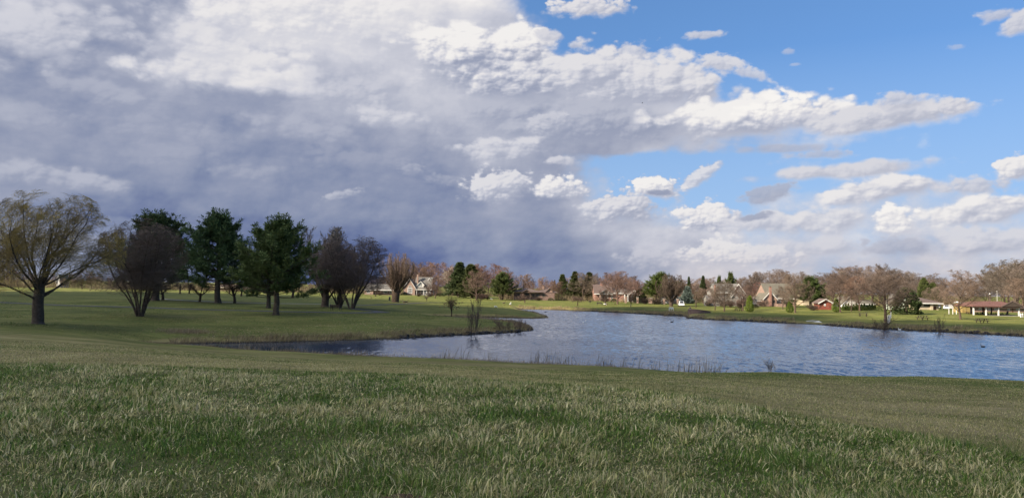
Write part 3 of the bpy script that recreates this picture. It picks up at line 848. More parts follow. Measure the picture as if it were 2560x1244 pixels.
# ------------------------------------------------------------------ ground sheet
def build_ground():
    ang = np.concatenate((np.linspace(-180, -45, 36, endpoint=False), np.linspace(-45, 45, 620, endpoint=False), np.linspace(45, 180, 37)))
    ang = np.radians(ang)
    rad = np.concatenate((np.geomspace(1.2, 5, 12, endpoint=False), np.geomspace(5, 45, 170, endpoint=False), np.geomspace(45, 300, 380, endpoint=False), np.geomspace(300, 6000, 50)))
    A, RD_ = np.meshgrid(ang, rad)
    X, Y = (RD_ * np.sin(A)).ravel(), (RD_ * np.cos(A)).ravel()
    Z, S = ground(X, Y)
    X = np.append(X, 0); Y = np.append(Y, 0); Z = np.append(Z, 4.9); S = np.append(S, 60.)
    nr, na = len(rad), len(ang)
    i = np.arange(nr - 1)[:, None] * na + np.arange(na - 1)[None]
    Q = np.stack((i, i + 1, i + na + 1, i + na), -1).reshape(-1, 4)[:, ::-1]
    k = np.arange(na - 1)
    T = np.stack((k, k + 1, np.full(na - 1, nr * na)), -1)
    dry = dryness(X, Y, S)
    mud = smooth(0.75, 0.05, S)
    th = smooth(1.04, 0.96, np.hypot(X, Y) / edge_r(np.arctan2(X, Y))) * (np.abs(np.arctan2(X, Y)) < 1.0)
    me = np_mesh('ground', np.stack((X, Y, Z), -1), Q, T, dict(dry=dry, mud=mud, thatch=th))
    me.polygons.foreach_set('use_smooth', [True] * len(me.polygons))
    m_ = bpy.data.materials.new('turf'); m_.use_nodes = True
    g = NG(m_.node_tree); p = m_.node_tree.nodes['Principled BSDF']
    co = g.n('ShaderNodeTexCoord').outputs['Object']
    d = g.n('ShaderNodeAttribute', attribute_name='dry').outputs['Fac']
    md = g.n('ShaderNodeAttribute', attribute_name='mud').outputs['Fac']
    fine = g.noise(co, 9.0, 5.0, 0.7)
    mid = g.noise(co, 1.1, 5.0, 0.65)
    lo = g.noise(co, 0.12, 3.0, 0.5)
    f = g.m('ADD', d, g.m('ADD', g.m('MULTIPLY', g.m('SUBTRACT', fine, 0.5), 0.9), g.m('MULTIPLY', g.m('SUBTRACT', mid, 0.5), 0.7)))
    c = g.ramp(f, [(0.0, (0.070, 0.096, 0.022)), (0.3, (0.140, 0.148, 0.036)), (0.6, (0.235, 0.205, 0.075)), (1.0, (0.36, 0.28, 0.15))])
    c = g.mix(g.mapr(lo, 0.38, 0.62, 0.0, 0.9), c, g.mix(1.0, c, (0.70, 0.70, 0.66), 'MULTIPLY'))
    st = g.noise(g.v('MULTIPLY', co, (0.25, 1.0, 1.0)), 0.55, 4.0, 0.6)
    c = g.mix(g.mapr(st, 0.38, 0.62, 0.0, 0.5), c, g.mix(1.0, c, (0.55, 0.57, 0.50), 'MULTIPLY'))
    c = g.mix(g.m('MULTIPLY', g.n('ShaderNodeAttribute', attribute_name='thatch').outputs['Fac'], 0.85), c, (0.085, 0.088, 0.032))
    c = g.mix(md, c, (0.035, 0.027, 0.020))
    g.put(p.inputs['Base Color'], c)
    p.inputs['Roughness'].default_value = 0.95
    p.inputs['Specular IOR Level'].default_value = 0.1
    b = g.n('ShaderNodeBump'); b.inputs['Strength'].default_value = 0.7; b.inputs['Distance'].default_value = 0.05
    g.put(b.inputs['Height'], g.m('ADD', fine, mid))
    g.put(p.inputs['Normal'], b.outputs[0])
    tag(link('ground', me, None, m_), kind='structure')


build_ground()


def co_x(g, co): return g.sep(co)[0]


def build_water():
    pts = LAKE.copy()
    x0, x1 = pts[:, 0].min() - 6, pts[:, 0].max() + 30
    y0, y1 = pts[:, 1].min() - 4, pts[:, 1].max() + 4
    me = np_mesh('lake_water', [(x0, y0, 0), (x1, y0, 0), (x1, y1, 0), (x0, y1, 0)], [(0, 1, 2, 3)])
    m_ = bpy.data.materials.new('lake'); m_.use_nodes = True
    g = NG(m_.node_tree); p = m_.node_tree.nodes['Principled BSDF']
    co = g.n('ShaderNodeTexCoord').outputs['Object']
    p.inputs['Base Color'].default_value = (0.022, 0.042, 0.080, 1)
    p.inputs['Roughness'].default_value = 0.07
    p.inputs['IOR'].default_value = 1.33
    # wind ripples as a tilt of the surface; slopes that face the shore we stand on show most at this low angle
    r1 = g.noise(g.v('MULTIPLY', co, (1.35, 0.62, 1.0)), 1.0, 3.0, 0.65, color=True)
    r2 = g.noise(g.v('MULTIPLY', co, (4.2, 2.0, 1.0)), 1.0, 2.0, 0.6, color=True)
    calm = g.noise(g.v('MULTIPLY', co, (0.35, 1.0, 1.0)), 0.05, 3.0, 0.5)
    lee = g.mapr(co_x(g, co), -30.0, 4.0, 0.10, 1.0, smooth=True)
    amp = g.m('MULTIPLY', g.mapr(calm, 0.35, 0.6, 0.7, 1.0), lee)
    t = g.v('ADD', g.v('SCALE', g.v('SUBTRACT', r1, (0.5, 0.5, 0.5)), scale=0.36), g.v('SCALE', g.v('SUBTRACT', r2, (0.5, 0.5, 0.5)), scale=0.30))
    tx, ty, _ = g.sep(t)
    nx = g.m('MULTIPLY', tx, g.m('MULTIPLY', amp, 0.8))
    ny = g.m('MULTIPLY', g.m('SUBTRACT', g.m('MINIMUM', ty, 0.03), 0.075), amp)
    nv = g.v('NORMALIZE', g.xyz(nx, ny, 1.0))
    g.put(p.inputs['Normal'], nv)
    tag(link('water', me, None, m_), kind='structure')


build_water()


def drape(name, line, width, m_, off=0.05, kind='structure'):
    """a strip laid on the ground along photo pixels (px, py, z)"""
    pts = [at_z(*q) for q in line]
    fine = []
    n = len(pts)
    for i in range(n - 1):
        p0, p1, p2, p3 = pts[max(i - 1, 0)], pts[i], pts[i + 1], pts[min(i + 2, n - 1)]
        for k in range(14):
            t = k / 14
            fine.append(0.5 * ((2 * p1) + (p2 - p0) * t + (2 * p0 - 5 * p1 + 4 * p2 - p3) * t * t + (3 * p1 - p0 - 3 * p2 + p3) * t ** 3))
    fine.append(pts[-1])
    V = []
    K = 6
    for i, p in enumerate(fine):
        d = fine[min(i + 1, len(fine) - 1)] - fine[max(i - 1, 0)]
        s = Vector((-d.y, d.x, 0)).normalized()
        for k in range(K + 1):
            q = p + s * (width * (k / K - 0.5))
            V.append((q.x, q.y, 0))
    V = np.array(V)
    V[:, 2] = ground(V[:, 0], V[:, 1])[0] + off
    i = np.arange(len(fine) - 1)[:, None] * (K + 1) + np.arange(K)[None]
    Q = np.stack((i, i + 1, i + K + 2, i + K + 1), -1).reshape(-1, 4)
    me = np_mesh(name, V, Q)
    return tag(link(name, me, None, m_), kind=kind)


M = dict(asphalt=mat('asphalt', (0.075, 0.075, 0.085), 0.9, 0.2, 2.0), concrete=mat('concrete', (0.36, 0.34, 0.31), 0.9, 0.2, 1.5))
drape('path', [(-160, 752, 1.65), (0, 757.5, 1.62), (150, 763, 1.6), (350, 769.5, 1.55), (520, 774.5, 1.5), (700, 778, 1.48), (800, 780.5, 1.42), (880, 782, 1.4), (930, 781, 1.4), (955, 778.5, 1.42),
               (935, 775.5, 1.45), (880, 771.5, 1.5)], 3.0, M['asphalt'])
drape('path', [(860, 762, 1.6), (920, 761.5, 1.5), (985, 759.3, 1.38), (1030, 757.5, 1.32), (1100, 756, 1.3)], 2.6, M['asphalt'])
drape('path', [(400, 746.5, 2.0), (470, 751, 1.9), (560, 755.2, 1.82), (680, 758.5, 1.72), (790, 759.5, 1.65), (860, 762, 1.6)], 1.8, M['concrete'], 0.06)

# ------------------------------------------------------------------ grass blades
def blades(name, X, Y, Z, Hh, Wd, lean, phi, tone, lum, ptab, m_):
    n = len(X)
    rng = np.random.default_rng(len(X))
    w = rng.uniform(0, 2 * np.pi, n)
    wx, wy = np.cos(w) * Wd / 2, np.sin(w) * Wd / 2
    lx, ly = np.cos(phi) * lean, np.sin(phi) * lean
    V = np.empty((n, 5, 3), np.float32)
    up = np.sqrt(np.clip(1 - 0.55 * lean ** 2, 0.1, 1))
    for k, (t, ww) in enumerate(((0, 1), (0, -1), (0.55, 0.8), (0.55, -0.8), (1.0, 0))):
        V[:, k, 0] = X + lx * Hh * t ** 1.7 + wx * ww
        V[:, k, 1] = Y + ly * Hh * t ** 1.7 + wy * ww
        V[:, k, 2] = Z + Hh * up * (t - 0.22 * lean * t * t) - (0.01 if t == 0 else 0)
    b = np.arange(n)[:, None] * 5
    Q = b + np.array([[0, 1, 3, 2]])
    T = b + np.array([[2, 3, 4]])
    at = dict(tone=np.repeat(tone, 5), lum=np.repeat(lum, 5), tip=np.tile(np.array([0, 0, .55, .55, 1.0]), n))
    me = np_mesh(name, V.reshape(-1, 3), Q, T, at)
    return link(name, me, None, m_)


def blade_mat(name, stops, trans=0.25):
    m_ = bpy.data.materials.new(name); m_.use_nodes = True
    nt = m_.node_tree; g = NG(nt); p = nt.nodes['Principled BSDF']
    t = g.n('ShaderNodeAttribute', attribute_name='tone').outputs['Fac']
    l = g.n('ShaderNodeAttribute', attribute_name='lum').outputs['Fac']
    t = g.m('ADD', t, g.m('MULTIPLY', g.n('ShaderNodeAttribute', attribute_name='tip').outputs['Fac'], 0.04))
    c = g.ramp(t, stops)
    k = g.n('ShaderNodeCombineColor')
    for i in range(3): g.put(k.inputs[i], l)
    c = g.mix(1.0, c, k.outputs[0], 'MULTIPLY')
    g.put(p.inputs['Base Color'], c)
    p.inputs['Roughness'].default_value = 0.6
    p.inputs['Specular IOR Level'].default_value = 0.25
    tr = g.n('ShaderNodeBsdfTranslucent')
    g.put(tr.inputs[0], c)
    mx = g.n('ShaderNodeMixShader'); mx.inputs[0].default_value = trans
    nt.links.new(p.outputs[0], mx.inputs[1]); nt.links.new(tr.outputs[0], mx.inputs[2])
    nt.links.new(mx.outputs[0], nt.nodes['Material Output'].inputs[0])
    return m_


GR = [(0.0, (0.050, 0.108, 0.014)), (0.35, (0.135, 0.208, 0.034)), (0.6, (0.29, 0.28, 0.08)), (0.8, (0.49, 0.425, 0.19)), (1.0, (0.66, 0.57, 0.32))]
M['blade'] = blade_mat('grass_blade', GR)


def build_long_grass(n):
    rng = np.random.default_rng(4)
    az = rng.uniform(R(-43), R(43), n)
    e = edge_r(az)
    r = 3.2 + (e * 1.02 + 0.3 * rng.normal(size=n).clip(-1, 1) - 3.2) * rng.uniform(0, 1, n) ** 1.05
    x, y = r * np.sin(az), r * np.cos(az)
    cl = fnoise(x * 2.6, y * 2.6, 51, 3)                     # tussocks
    cl2 = fnoise(x * 0.55, y * 0.55, 61, 3)
    keep = rng.uniform(0, 1, n) < 0.74 + 0.4 * smooth(0.3, 0.62, cl)
    x, y, r, cl, cl2 = x[keep], y[keep], r[keep], cl[keep], cl2[keep]
    n = len(x)
    z, S = ground(x, y)
    dry = dryness(x, y, S)
    dead = fnoise(x * 0.8 + 9, y * 0.8, 71, 4)
    dd = np.clip(dry * 0.9 + 1.5 * (dead - 0.5) + 0.75 * (cl - 0.5), 0, 1)
    isdead = rng.uniform(0, 1, n) < np.clip(0.11 + dd * 0.90, 0.06, 0.84)
    tone = np.where(isdead, rng.uniform(0.62, 1.0, n), rng.uniform(0.0, 0.46, n) + 0.12 * (cl2 - 0.5))
    h = np.clip(1.2 - 0.02 * r, 0.8, 1.2) * rng.gamma(4.0, 0.25, n) * (0.027 + 0.052 * smooth(0.3, 0.72, cl)) * (0.7 + 0.7 * cl2)
    h = np.where(isdead, h * rng.uniform(0.6, 1.3, n), h)
    longer = rng.uniform(0, 1, n) < 0.008
    h = np.where(longer, h * 1.9, h)
    h = np.clip(h, 0.015, 0.135)
    wd = rng.gamma(6.0, 1 / 6.0, n) * 0.0084 * np.clip(r / 7.5, 0.75, 1.45)
    lean = np.abs(rng.normal(0.75, 0.38, n)).clip(0, 1.3)
    flat = rng.uniform(0, 1, n) < 0.22
    lean = np.where(flat & isdead, rng.uniform(1.05, 1.38, n), lean)
    th = fnoise(x * 1.9, y * 1.9, 81, 2) * 9.0
    phi = np.where(rng.uniform(0, 1, n) < 0.45, rng.normal(0.3, 0.8, n) + (th - 4.5), rng.uniform(0, 6.28, n))
    lum = rng.uniform(0.42, 1.48, n)
    o = blades('long_grass', x, y, z, h, wd, lean, phi, tone, lum, None, M['blade'])
    tag(o, 'long tufted green and straw grass on the near slope', 'grass', kind='stuff')


def build_mown(n):
    rng = np.random.default_rng(7)
    az = rng.uniform(R(-40), R(40), n)
    e = edge_r(az)
    r = e * 0.97 + (52 - e) * rng.uniform(0, 1, n) ** 1.5
    x, y = r * np.sin(az), r * np.cos(az)
    z, S = ground(x, y)
    k = S > 0.8
    x, y, z, S, r = x[k], y[k], z[k], S[k], r[k]
    n = len(x)
    dry = dryness(x, y, S)
    f = fnoise(x * 1.6, y * 1.6, 91, 4)
    isdead = rng.uniform(0, 1, n) < np.clip(dry * 1.25 + (f - 0.5) * 2.2 + 0.02, 0.04, 0.96)
    tone = np.where(isdead, rng.uniform(0.58, 0.90, n), rng.uniform(0.1, 0.45, n))
    h = rng.uniform(0.018, 0.05, n) * (0.6 + 0.9 * f)
    wd = rng.uniform(0.004, 0.008, n) * np.clip(r / 10, 1, 4)
    o = blades('mown_grass', x, y, z, h, wd, np.abs(rng.normal(0.7, 0.35, n)).clip(0, 1.3), rng.uniform(0, 6.28, n), tone, rng.uniform(0.5, 1.1, n) * (0.62 + 0.76 * fnoise(x * 0.9, y * 0.45, 97, 4)), None, M['blade'])
    tag(o, 'short mown green and straw turf on the slope down to the lake', 'grass', kind='stuff')


M['reed'] = blade_mat('reed_blade', [(0.0, (0.06, 0.05, 0.03)), (0.5, (0.22, 0.165, 0.09)), (1.0, (0.46, 0.36, 0.21))])


def shore_run(i0, i1, n, rng, d0, d1):
    """random points along shoreline vertices i0..i1, d0..d1 metres onto land"""
    P = LAKE[np.arange(i0, i1 + 1) % len(LAKE)]
    L = np.hypot(*(P[1:] - P[:-1]).T)
    s = rng.uniform(0, L.sum(), n)
    c = np.concatenate(([0], np.cumsum(L)))
    k = np.clip(np.searchsorted(c, s) - 1, 0, len(L) - 1)
    t = ((s - c[k]) / L[k])[:, None]
    q = P[k] * (1 - t) + P[k + 1] * t
    e = (P[k + 1] - P[k]) / L[k][:, None]
    nrm = np.stack((e[:, 1], -e[:, 0]), -1)                     # the outline runs counter-clockwise: land is on the right
    return q + nrm * rng.uniform(d0, d1, n)[:, None]


RAMP = at_z(2034, 805.5, 0.3)


def reeds(name, i0, i1, n, d0, d1, h0, h1, w, tone0, tone1, label, clump=1.0, lean=0.25):
    rng = np.random.default_rng(i0 * 7 + n)
    q = shore_run(i0, i1, n, rng, d0, d1)
    x, y = q[:, 0], q[:, 1]
    f = fnoise(x * 0.35, y * 0.35, 13 + i0, 3)
    k = rng.uniform(0, 1, n) < np.clip(1 - clump + clump * 2.6 * (f - 0.36), 0, 1)
    k &= np.hypot(x - RAMP.x, (y - RAMP.y) * 0.7) > 3.6           # the boat ramp is kept clear
    x, y, f = x[k], y[k], f[k]
    n = len(x)
    z, S = ground(x, y)
    z = np.maximum(z, -0.05)
    h = rng.uniform(h0, h1, n) * (0.45 + 1.0 * f)
    o = blades(name, x, y, z, h, rng.uniform(0.6, 1.3, n) * w, np.abs(rng.normal(lean, 0.2, n)).clip(0, 1.0), rng.normal(0.1, 1.2, n), rng.uniform(tone0, tone1, n), rng.uniform(0.6, 1.1, n), None, M['reed'])
    tag(o, label, 'reeds', kind='stuff')


build_long_grass(440000)
build_mown(230000)
IDX = {p: i for i, p in enumerate(LAKE_PX)}
reeds('shore_reeds', IDX[(600, 877)], IDX[(1100, 903)], 1500, -0.8, 0.6, 0.3, 0.9, 0.025, 0.35, 0.9, 'sparse thin dry reeds where the near slope meets the narrow inlet', 0.8)
reeds('shore_reeds', IDX[(1100, 903)], IDX[(1800, 946)], 900, -1.4, 0.3, 0.5, 1.6, 0.030, 0.05, 0.45, 'scattered thin dark reeds along the near edge of open water', 0.9)
reeds('shore_grass', IDX[(3000, 865)], IDX[(1722, 795)], 16000, -0.3, 3.4, 0.25, 0.8, 0.045, 0.30, 0.9, 'dry tan grass along the far right bank', 0.85, 0.5)
reeds('shore_grass', IDX[(1712, 790)], IDX[(1296, 772.2)], 8000, -0.2, 3.2, 0.25, 0.8, 0.06, 0.35, 0.85, 'dry tan grass along the far bank in the middle', 0.8, 0.5)
reeds('shore_grass', IDX[(1300, 776)], IDX[(1085, 790)], 3500, -0.2, 1.2, 0.2, 0.55, 0.045, 0.2, 0.7, 'dry grass fringe around the low green spit', 0.8, 0.5)
reeds('shore_grass', IDX[(1160, 797)], IDX[(420, 859)], 17000, -0.3, 2.6, 0.25, 0.85, 0.035, 0.25, 0.80, 'matted brown grass on the near bank beside the inlet', 0.55, 0.6)


reeds('shore_grass', IDX[(380, 861)], IDX[(1650, 930)], 9000, -0.5, 1.8, 0.12, 0.42, 0.022, 0.2, 0.75, 'ragged grass along the near edge of the inlet', 0.6, 0.5)


def tufts_at(px, py, z, rx, ry, n, h, tone, label, name='dry_grass'):
    rng = np.random.default_rng(int(px))
    c = at_z(px, py, z)
    x, y = c.x + rng.normal(0, rx, n), c.y + rng.normal(0, ry, n)
    zz = ground(x, y)[0]
    o = blades(name, x, y, zz, rng.uniform(0.4, 1.0, n) * h, rng.uniform(0.02, 0.05, n), np.abs(rng.normal(0.8, 0.3, n)).clip(0, 1.3), rng.uniform(0, 6.28, n), rng.uniform(*tone, n), rng.uniform(0.7, 1.0, n), None, M['reed'])
    tag(o, label, 'grass', kind='stuff')


tufts_at(465, 822, 1.0, 1.5, 1.3, 1600, 0.5, (0.4, 0.8), 'pale matted patch of dead grass on the near bank')


def rough_bank():
    """rough winter turf and fallen leaves under the near trees"""
    rng = np.random.default_rng(31)
    n = 90000
    Y = rng.uniform(78, 165, n); x = rng.uniform(-0.66, 0.02, n) * Y
    z, S = ground(x, Y)
    f = fnoise(x * 0.22, Y * 0.12, 41, 4)
    k = (S > 0.6) & (rng.uniform(0, 1, n) < np.clip((f - 0.36) * 3.2, 0.03, 1))
    x, Y, z, f = x[k], Y[k], z[k], f[k]
    n = len(x)
    dead = rng.uniform(0, 1, n) < 0.30 + 0.5 * (fnoise(x * 0.1, Y * 0.08, 43, 3) - 0.3)
    o = blades('rough_turf', x, Y, z, rng.uniform(0.05, 0.15, n) * (0.5 + f), rng.uniform(0.02, 0.045, n), np.abs(rng.normal(0.8, 0.3, n)).clip(0, 1.3), rng.uniform(0, 6.28, n),
               np.where(dead, rng.uniform(0.5, 0.8, n), rng.uniform(0.0, 0.3, n)), rng.uniform(0.45, 0.85, n), None, M['blade'])
    tag(o, 'rough dull turf on the near lawn between the inlet and the trees', 'grass', kind='stuff')
    n = 1500
    Y = rng.uniform(86, 118, n); x = rng.uniform(-0.42, -0.12, n) * Y
    z, S = ground(x, Y)
    k = (S > 0.5) & (S < 16)
    o = blades('fallen_leaves', x[k], Y[k], z[k] + 0.02, rng.uniform(0.08, 0.2, k.sum()), rng.uniform(0.08, 0.16, k.sum()), rng.uniform(1.2, 1.38, k.sum()), rng.uniform(0, 6.28, k.sum()), rng.uniform(0.6, 1.0, k.sum()), rng.uniform(0.6, 1.1, k.sum()), None, M['reed'])
    tag(o, 'pale fallen leaves scattered on the near bank beside the inlet', 'leaves', kind='stuff')


rough_bank()

# ------------------------------------------------------------------ trees
def tubes_np(S, sides):
    """S: array (n,8) p0 p1 r0 r1 -> verts, quads"""
    S = np.asarray(S, float)
    p0, p1, r0, r1 = S[:, :3], S[:, 3:6], S[:, 6], S[:, 7]
    d = p1 - p0
    d /= np.linalg.norm(d, axis=1)[:, None] + 1e-9
    ref = np.where(np.abs(d[:, 2:3]) > 0.9, np.array([[1.0, 0, 0]]), np.array([[0, 0, 1.0]]))
    u = np.cross(d, ref); u /= np.linalg.norm(u, axis=1)[:, None]
    v = np.cross(d, u)
    a = 2 * np.pi * np.arange(sides) / sides
    ring = u[:, None] * np.cos(a)[None, :, None] + v[:, None] * np.sin(a)[None, :, None]
    V = np.concatenate((p0[:, None] + ring * r0[:, None, None], p1[:, None] + ring * r1[:, None, None]), 1)
    b = np.arange(len(S))[:, None, None] * (2 * sides)
    k = np.arange(sides)
    Q = np.stack((k, (k + 1) % sides, sides + (k + 1) % sides, sides + k), -1)[None] + b
    return V.reshape(-1, 3), Q.reshape(-1, 4)


def seg_mesh(name, segs, sides):
    Vs, Qs, n = [], [], 0
    for lv in sorted(set(s[0] for s in segs)):
        A = [(*s[1], *s[2], s[3], s[4]) for s in segs if s[0] == lv]
        V, Q = tubes_np(A, sides[min(lv, len(sides) - 1)])
        Vs.append(V); Qs.append(Q + n); n += len(V)
    me = np_mesh(name, np.concatenate(Vs), np.concatenate(Qs))
    me.polygons.foreach_set('use_smooth', [True] * len(me.polygons))
    return me


def norm(a):
    l = math.sqrt(a[0] * a[0] + a[1] * a[1] + a[2] * a[2]) + 1e-12
    return (a[0] / l, a[1] / l, a[2] / l)


def rot_off(d, ang, az):
    """direction at angle ang from d, azimuth az around it"""
    ref = (1, 0, 0) if abs(d[2]) > 0.9 else (0, 0, 1)
    u = norm((d[1] * ref[2] - d[2] * ref[1], d[2] * ref[0] - d[0] * ref[2], d[0] * ref[1] - d[1] * ref[0]))
    v = (d[1] * u[2] - d[2] * u[1], d[2] * u[0] - d[0] * u[2], d[0] * u[1] - d[1] * u[0])
    c, s, ca, sa = math.cos(ang), math.sin(ang), math.cos(az), math.sin(az)
    return tuple(d[i] * c + (u[i] * ca + v[i] * sa) * s for i in range(3))


def grow(out, rng, p, d, L, r, lv, cf):
    n = cf['seg'][lv]
    st = L / n
    pts, rad, dirs = [p], [r], [d]
    tip = cf['tip'][lv]
    wob, up, wind = cf['wob'][lv], cf['up'][lv], cf.get('wind', (0,) * 8)[lv]
    for i in range(n):
        d = norm((d[0] + rng.gauss(0, wob) + wind, d[1] + rng.gauss(0, wob), d[2] + rng.gauss(0, wob) + up))
        q = (p[0] + d[0] * st, p[1] + d[1] * st, p[2] + d[2] * st)
        r2 = r * (1 - (i + 1) / n * (1 - tip))
        out.append((lv, p, q, rad[-1], r2))
        p = q; pts.append(p); rad.append(r2); dirs.append(d)
    if lv + 1 >= len(cf['seg']): return
    k = cf['kids'][lv]
    k = max(1, int(round(k * rng.uniform(0.8, 1.2))))
    a0 = rng.uniform(0, 6.28)
    t0 = cf['t0'][lv]
    for j in range(k):
        t = t0 + (1 - t0) * (j + rng.uniform(0.1, 0.9)) / k
        t = min(t, 0.995)
        f = t * n; i = int(f); fr = f - i
        q = tuple(pts[i][m] * (1 - fr) + pts[i + 1][m] * fr for m in range(3))
        rr = rad[i] * (1 - fr) + rad[i + 1] * fr
        ang = cf['ang'][lv] * (rng.uniform(0.7, 1.3) if lv or 'fan' not in cf else rng.uniform(0.12, 1.4))
        dd = rot_off(dirs[i + 1], ang, a0 + j * 2.4 + rng.uniform(-0.4, 0.4))
        LL = L * cf['len'][lv] * rng.uniform(0.7, 1.15) * (1 - cf['fall'][lv] * (t - t0) / (1 - t0 + 1e-6))
        grow(out, rng, q, dd, LL, min(rr * cf['rr'][lv], r * 5), lv + 1, cf)


CF = {
    'maple': dict(seg=[9, 7, 5, 4, 1], tip=[0.10, 0.16, 0.3, 0.4, 0.5], wob=[0.05, 0.07, 0.11, 0.14, 0.1], up=[0.03, 0.07, 0.06, 0.04, 0.03], kids=[26, 12, 7, 4], t0=[0.16, 0.14, 0.12, 0.1],
                  ang=[0.66, 0.55, 0.60, 0.6], len=[0.62, 0.40, 0.5, 0.55], fall=[0.45, 0.5, 0.4, 0.3], rr=[0.42, 0.42, 0.5, 0.6], trunk=(9.0, 0.25), split=2, env=(0.86, 0.56, 0.45)),
    'vase': dict(seg=[2, 8, 5, 4, 2], tip=[0.85, 0.14, 0.3, 0.4, 0.5], wob=[0.03, 0.05, 0.08, 0.10, 0.08], up=[0.1, 0.06, 0.10, 0.12, 0.1], kids=[15, 16, 10, 6], t0=[0.3, 0.16, 0.12, 0.1],
                 ang=[0.50, 0.42, 0.42, 0.4], len=[5.2, 0.34, 0.5, 0.55], fall=[0.1, 0.5, 0.4, 0.3], rr=[0.32, 0.36, 0.5, 0.6], trunk=(1.6, 0.40), split=2, fan=1, env=(0.66, 0.56, 0.46)),
    'wood': dict(seg=[8, 6, 4, 2], tip=[0.12, 0.2, 0.4, 0.5], wob=[0.05, 0.08, 0.10, 0.1], up=[0.05, 0.08, 0.08, 0.06], kids=[26, 11, 8], t0=[0.12, 0.12, 0.1],
                 ang=[0.62, 0.55, 0.6], len=[0.45, 0.42, 0.5], fall=[0.45, 0.4, 0.3], rr=[0.36, 0.45, 0.6], trunk=(11.0, 0.18), split=2, env=(0.66, 0.55, 0.47)),
    'small': dict(seg=[3, 6, 4, 3], tip=[0.75, 0.2, 0.4, 0.5], wob=[0.05, 0.08, 0.12, 0.14], up=[0.05, 0.06, 0.06, 0.05], kids=[7, 12, 9], t0=[0.6, 0.16, 0.12],
                  ang=[0.6, 0.55, 0.65], len=[1.9, 0.40, 0.5], fall=[0.1, 0.45, 0.3], rr=[0.5, 0.45, 0.55], trunk=(1.8, 0.17), split=2, fan=1, env=(0.75, 0.60, 0.42)),
    'willow': dict(seg=[5, 9, 7, 5, 5], tip=[0.80, 0.14, 0.25, 0.4, 0.5], wob=[0.06, 0.12, 0.14, 0.13, 0.10], up=[0.06, 0.05, 0.04, 0.0, -0.13], wind=[0.0, 0.006, 0.015, 0.06, 0.17], kids=[21, 15, 10, 8], t0=[0.55, 0.16, 0.2, 0.2],
                   ang=[0.72, 0.48, 0.55, 0.5], len=[2.5, 0.36, 0.50, 0.70], fall=[0.1, 0.35, 0.3, 0.2], rr=[0.24, 0.36, 0.42, 0.5], trunk=(3.5, 0.40), split=3, fan=1, env=(0.92, 0.56, 0.46)),
    'clump': dict(seg=[8, 5, 4, 2], tip=[0.2, 0.25, 0.4, 0.5], wob=[0.035, 0.09, 0.13, 0.16], up=[0.05, 0.06, 0.03, 0.0], kids=[22, 9, 7], t0=[0.2, 0.12, 0.1],
                  ang=[0.55, 0.6, 0.65], len=[0.24, 0.5, 0.5], fall=[0.5, 0.4, 0.3], rr=[0.4, 0.45, 0.55], trunk=(12.0, 0.10), split=1, env=(0.78, 0.60, 0.42)),
    'pollard': dict(seg=[4, 9, 6, 2], tip=[1.15, 0.14, 0.3, 0.4], wob=[0.02, 0.035, 0.06, 0.08], up=[0.1, 0.06, 0.10, 0.12], kids=[34, 20, 9], t0=[0.45, 0.10, 0.1],
                    ang=[0.52, 0.32, 0.36], len=[3.3, 0.30, 0.5], fall=[0.0, 0.45, 0.3], rr=[0.17, 0.34, 0.5], trunk=(3.2, 0.80), split=2, fan=1, env=(0.64, 0.57, 0.47)),
    'birch': dict(seg=[9, 5, 4, 2], tip=[0.2, 0.25, 0.35, 0.5], wob=[0.06, 0.12, 0.14, 0.14], up=[0.04, 0.09, 0.06, 0.03], kids=[17, 8, 6], t0=[0.34, 0.15, 0.12],
                  ang=[0.7, 0.6, 0.6], len=[0.36, 0.45, 0.5], fall=[0.5, 0.4, 0.3], rr=[0.5, 0.5, 0.5], trunk=(10.0, 0.24), split=3),
    'dwarf': dict(seg=[3, 5, 4, 3], tip=[0.8, 0.3, 0.4, 0.5], wob=[0.05, 0.08, 0.10, 0.12], up=[0.0, -0.16, -0.18, -0.1], kids=[14, 9, 7], t0=[0.85, 0.15, 0.1],
                  ang=[1.05, 0.7, 0.7], len=[1.15, 0.42, 0.5], fall=[0.0, 0.4, 0.3], rr=[0.5, 0.5, 0.5], trunk=(1.7, 0.14), split=1),
}
M['bark'] = mat('bark', (0.085, 0.066, 0.052), 0.95, 0.3, 4.0, 0.1, tint=True, bump=0.5, bscale=14)
M['bark_pale'] = mat('bark_pale', (0.34, 0.31, 0.26), 0.9, 0.3, 4.0, 0.1, tint=True)
M['twig'] = mat('twig', (0.165, 0.142, 0.12), 0.95, 0.2, 0.8, 0.05, tint=True)
M['twig_willow'] = mat('twig_willow', (0.44, 0.32, 0.085), 0.9, 0.25, 0.5, 0.1, tint=True, col2=(0.17, 0.13, 0.065))
M['needle'] = mat('needle', (0.088, 0.120, 0.046), 0.7, 0.3, 0.9, 0.2, tint=True)
M['needle_blue'] = mat('needle_blue', (0.16, 0.20, 0.18), 0.7, 0.3, 1.2, 0.2, tint=True, col2=(0.07, 0.10, 0.08))
M['needle_arbor'] = mat('needle_arbor', (0.10, 0.135, 0.03), 0.7, 0.3, 1.4, 0.2, tint=True)
M['dead_leaf'] = mat('dead_leaf', (0.20, 0.125, 0.07), 0.8, 0.3, 2.0, 0.2, tint=True)
M['shrub_leaf'] = mat('shrub_leaf', (0.10, 0.11, 0.055), 0.8, 0.3, 2.0, 0.2, tint=True)
TWIG_R = {'maple': 0.013, 'vase': 0.014, 'wood': 0.022, 'small': 0.009, 'willow': 0.0062, 'clump': 0.011, 'pollard': 0.016, 'birch': 0.012, 'dwarf': 0.012}


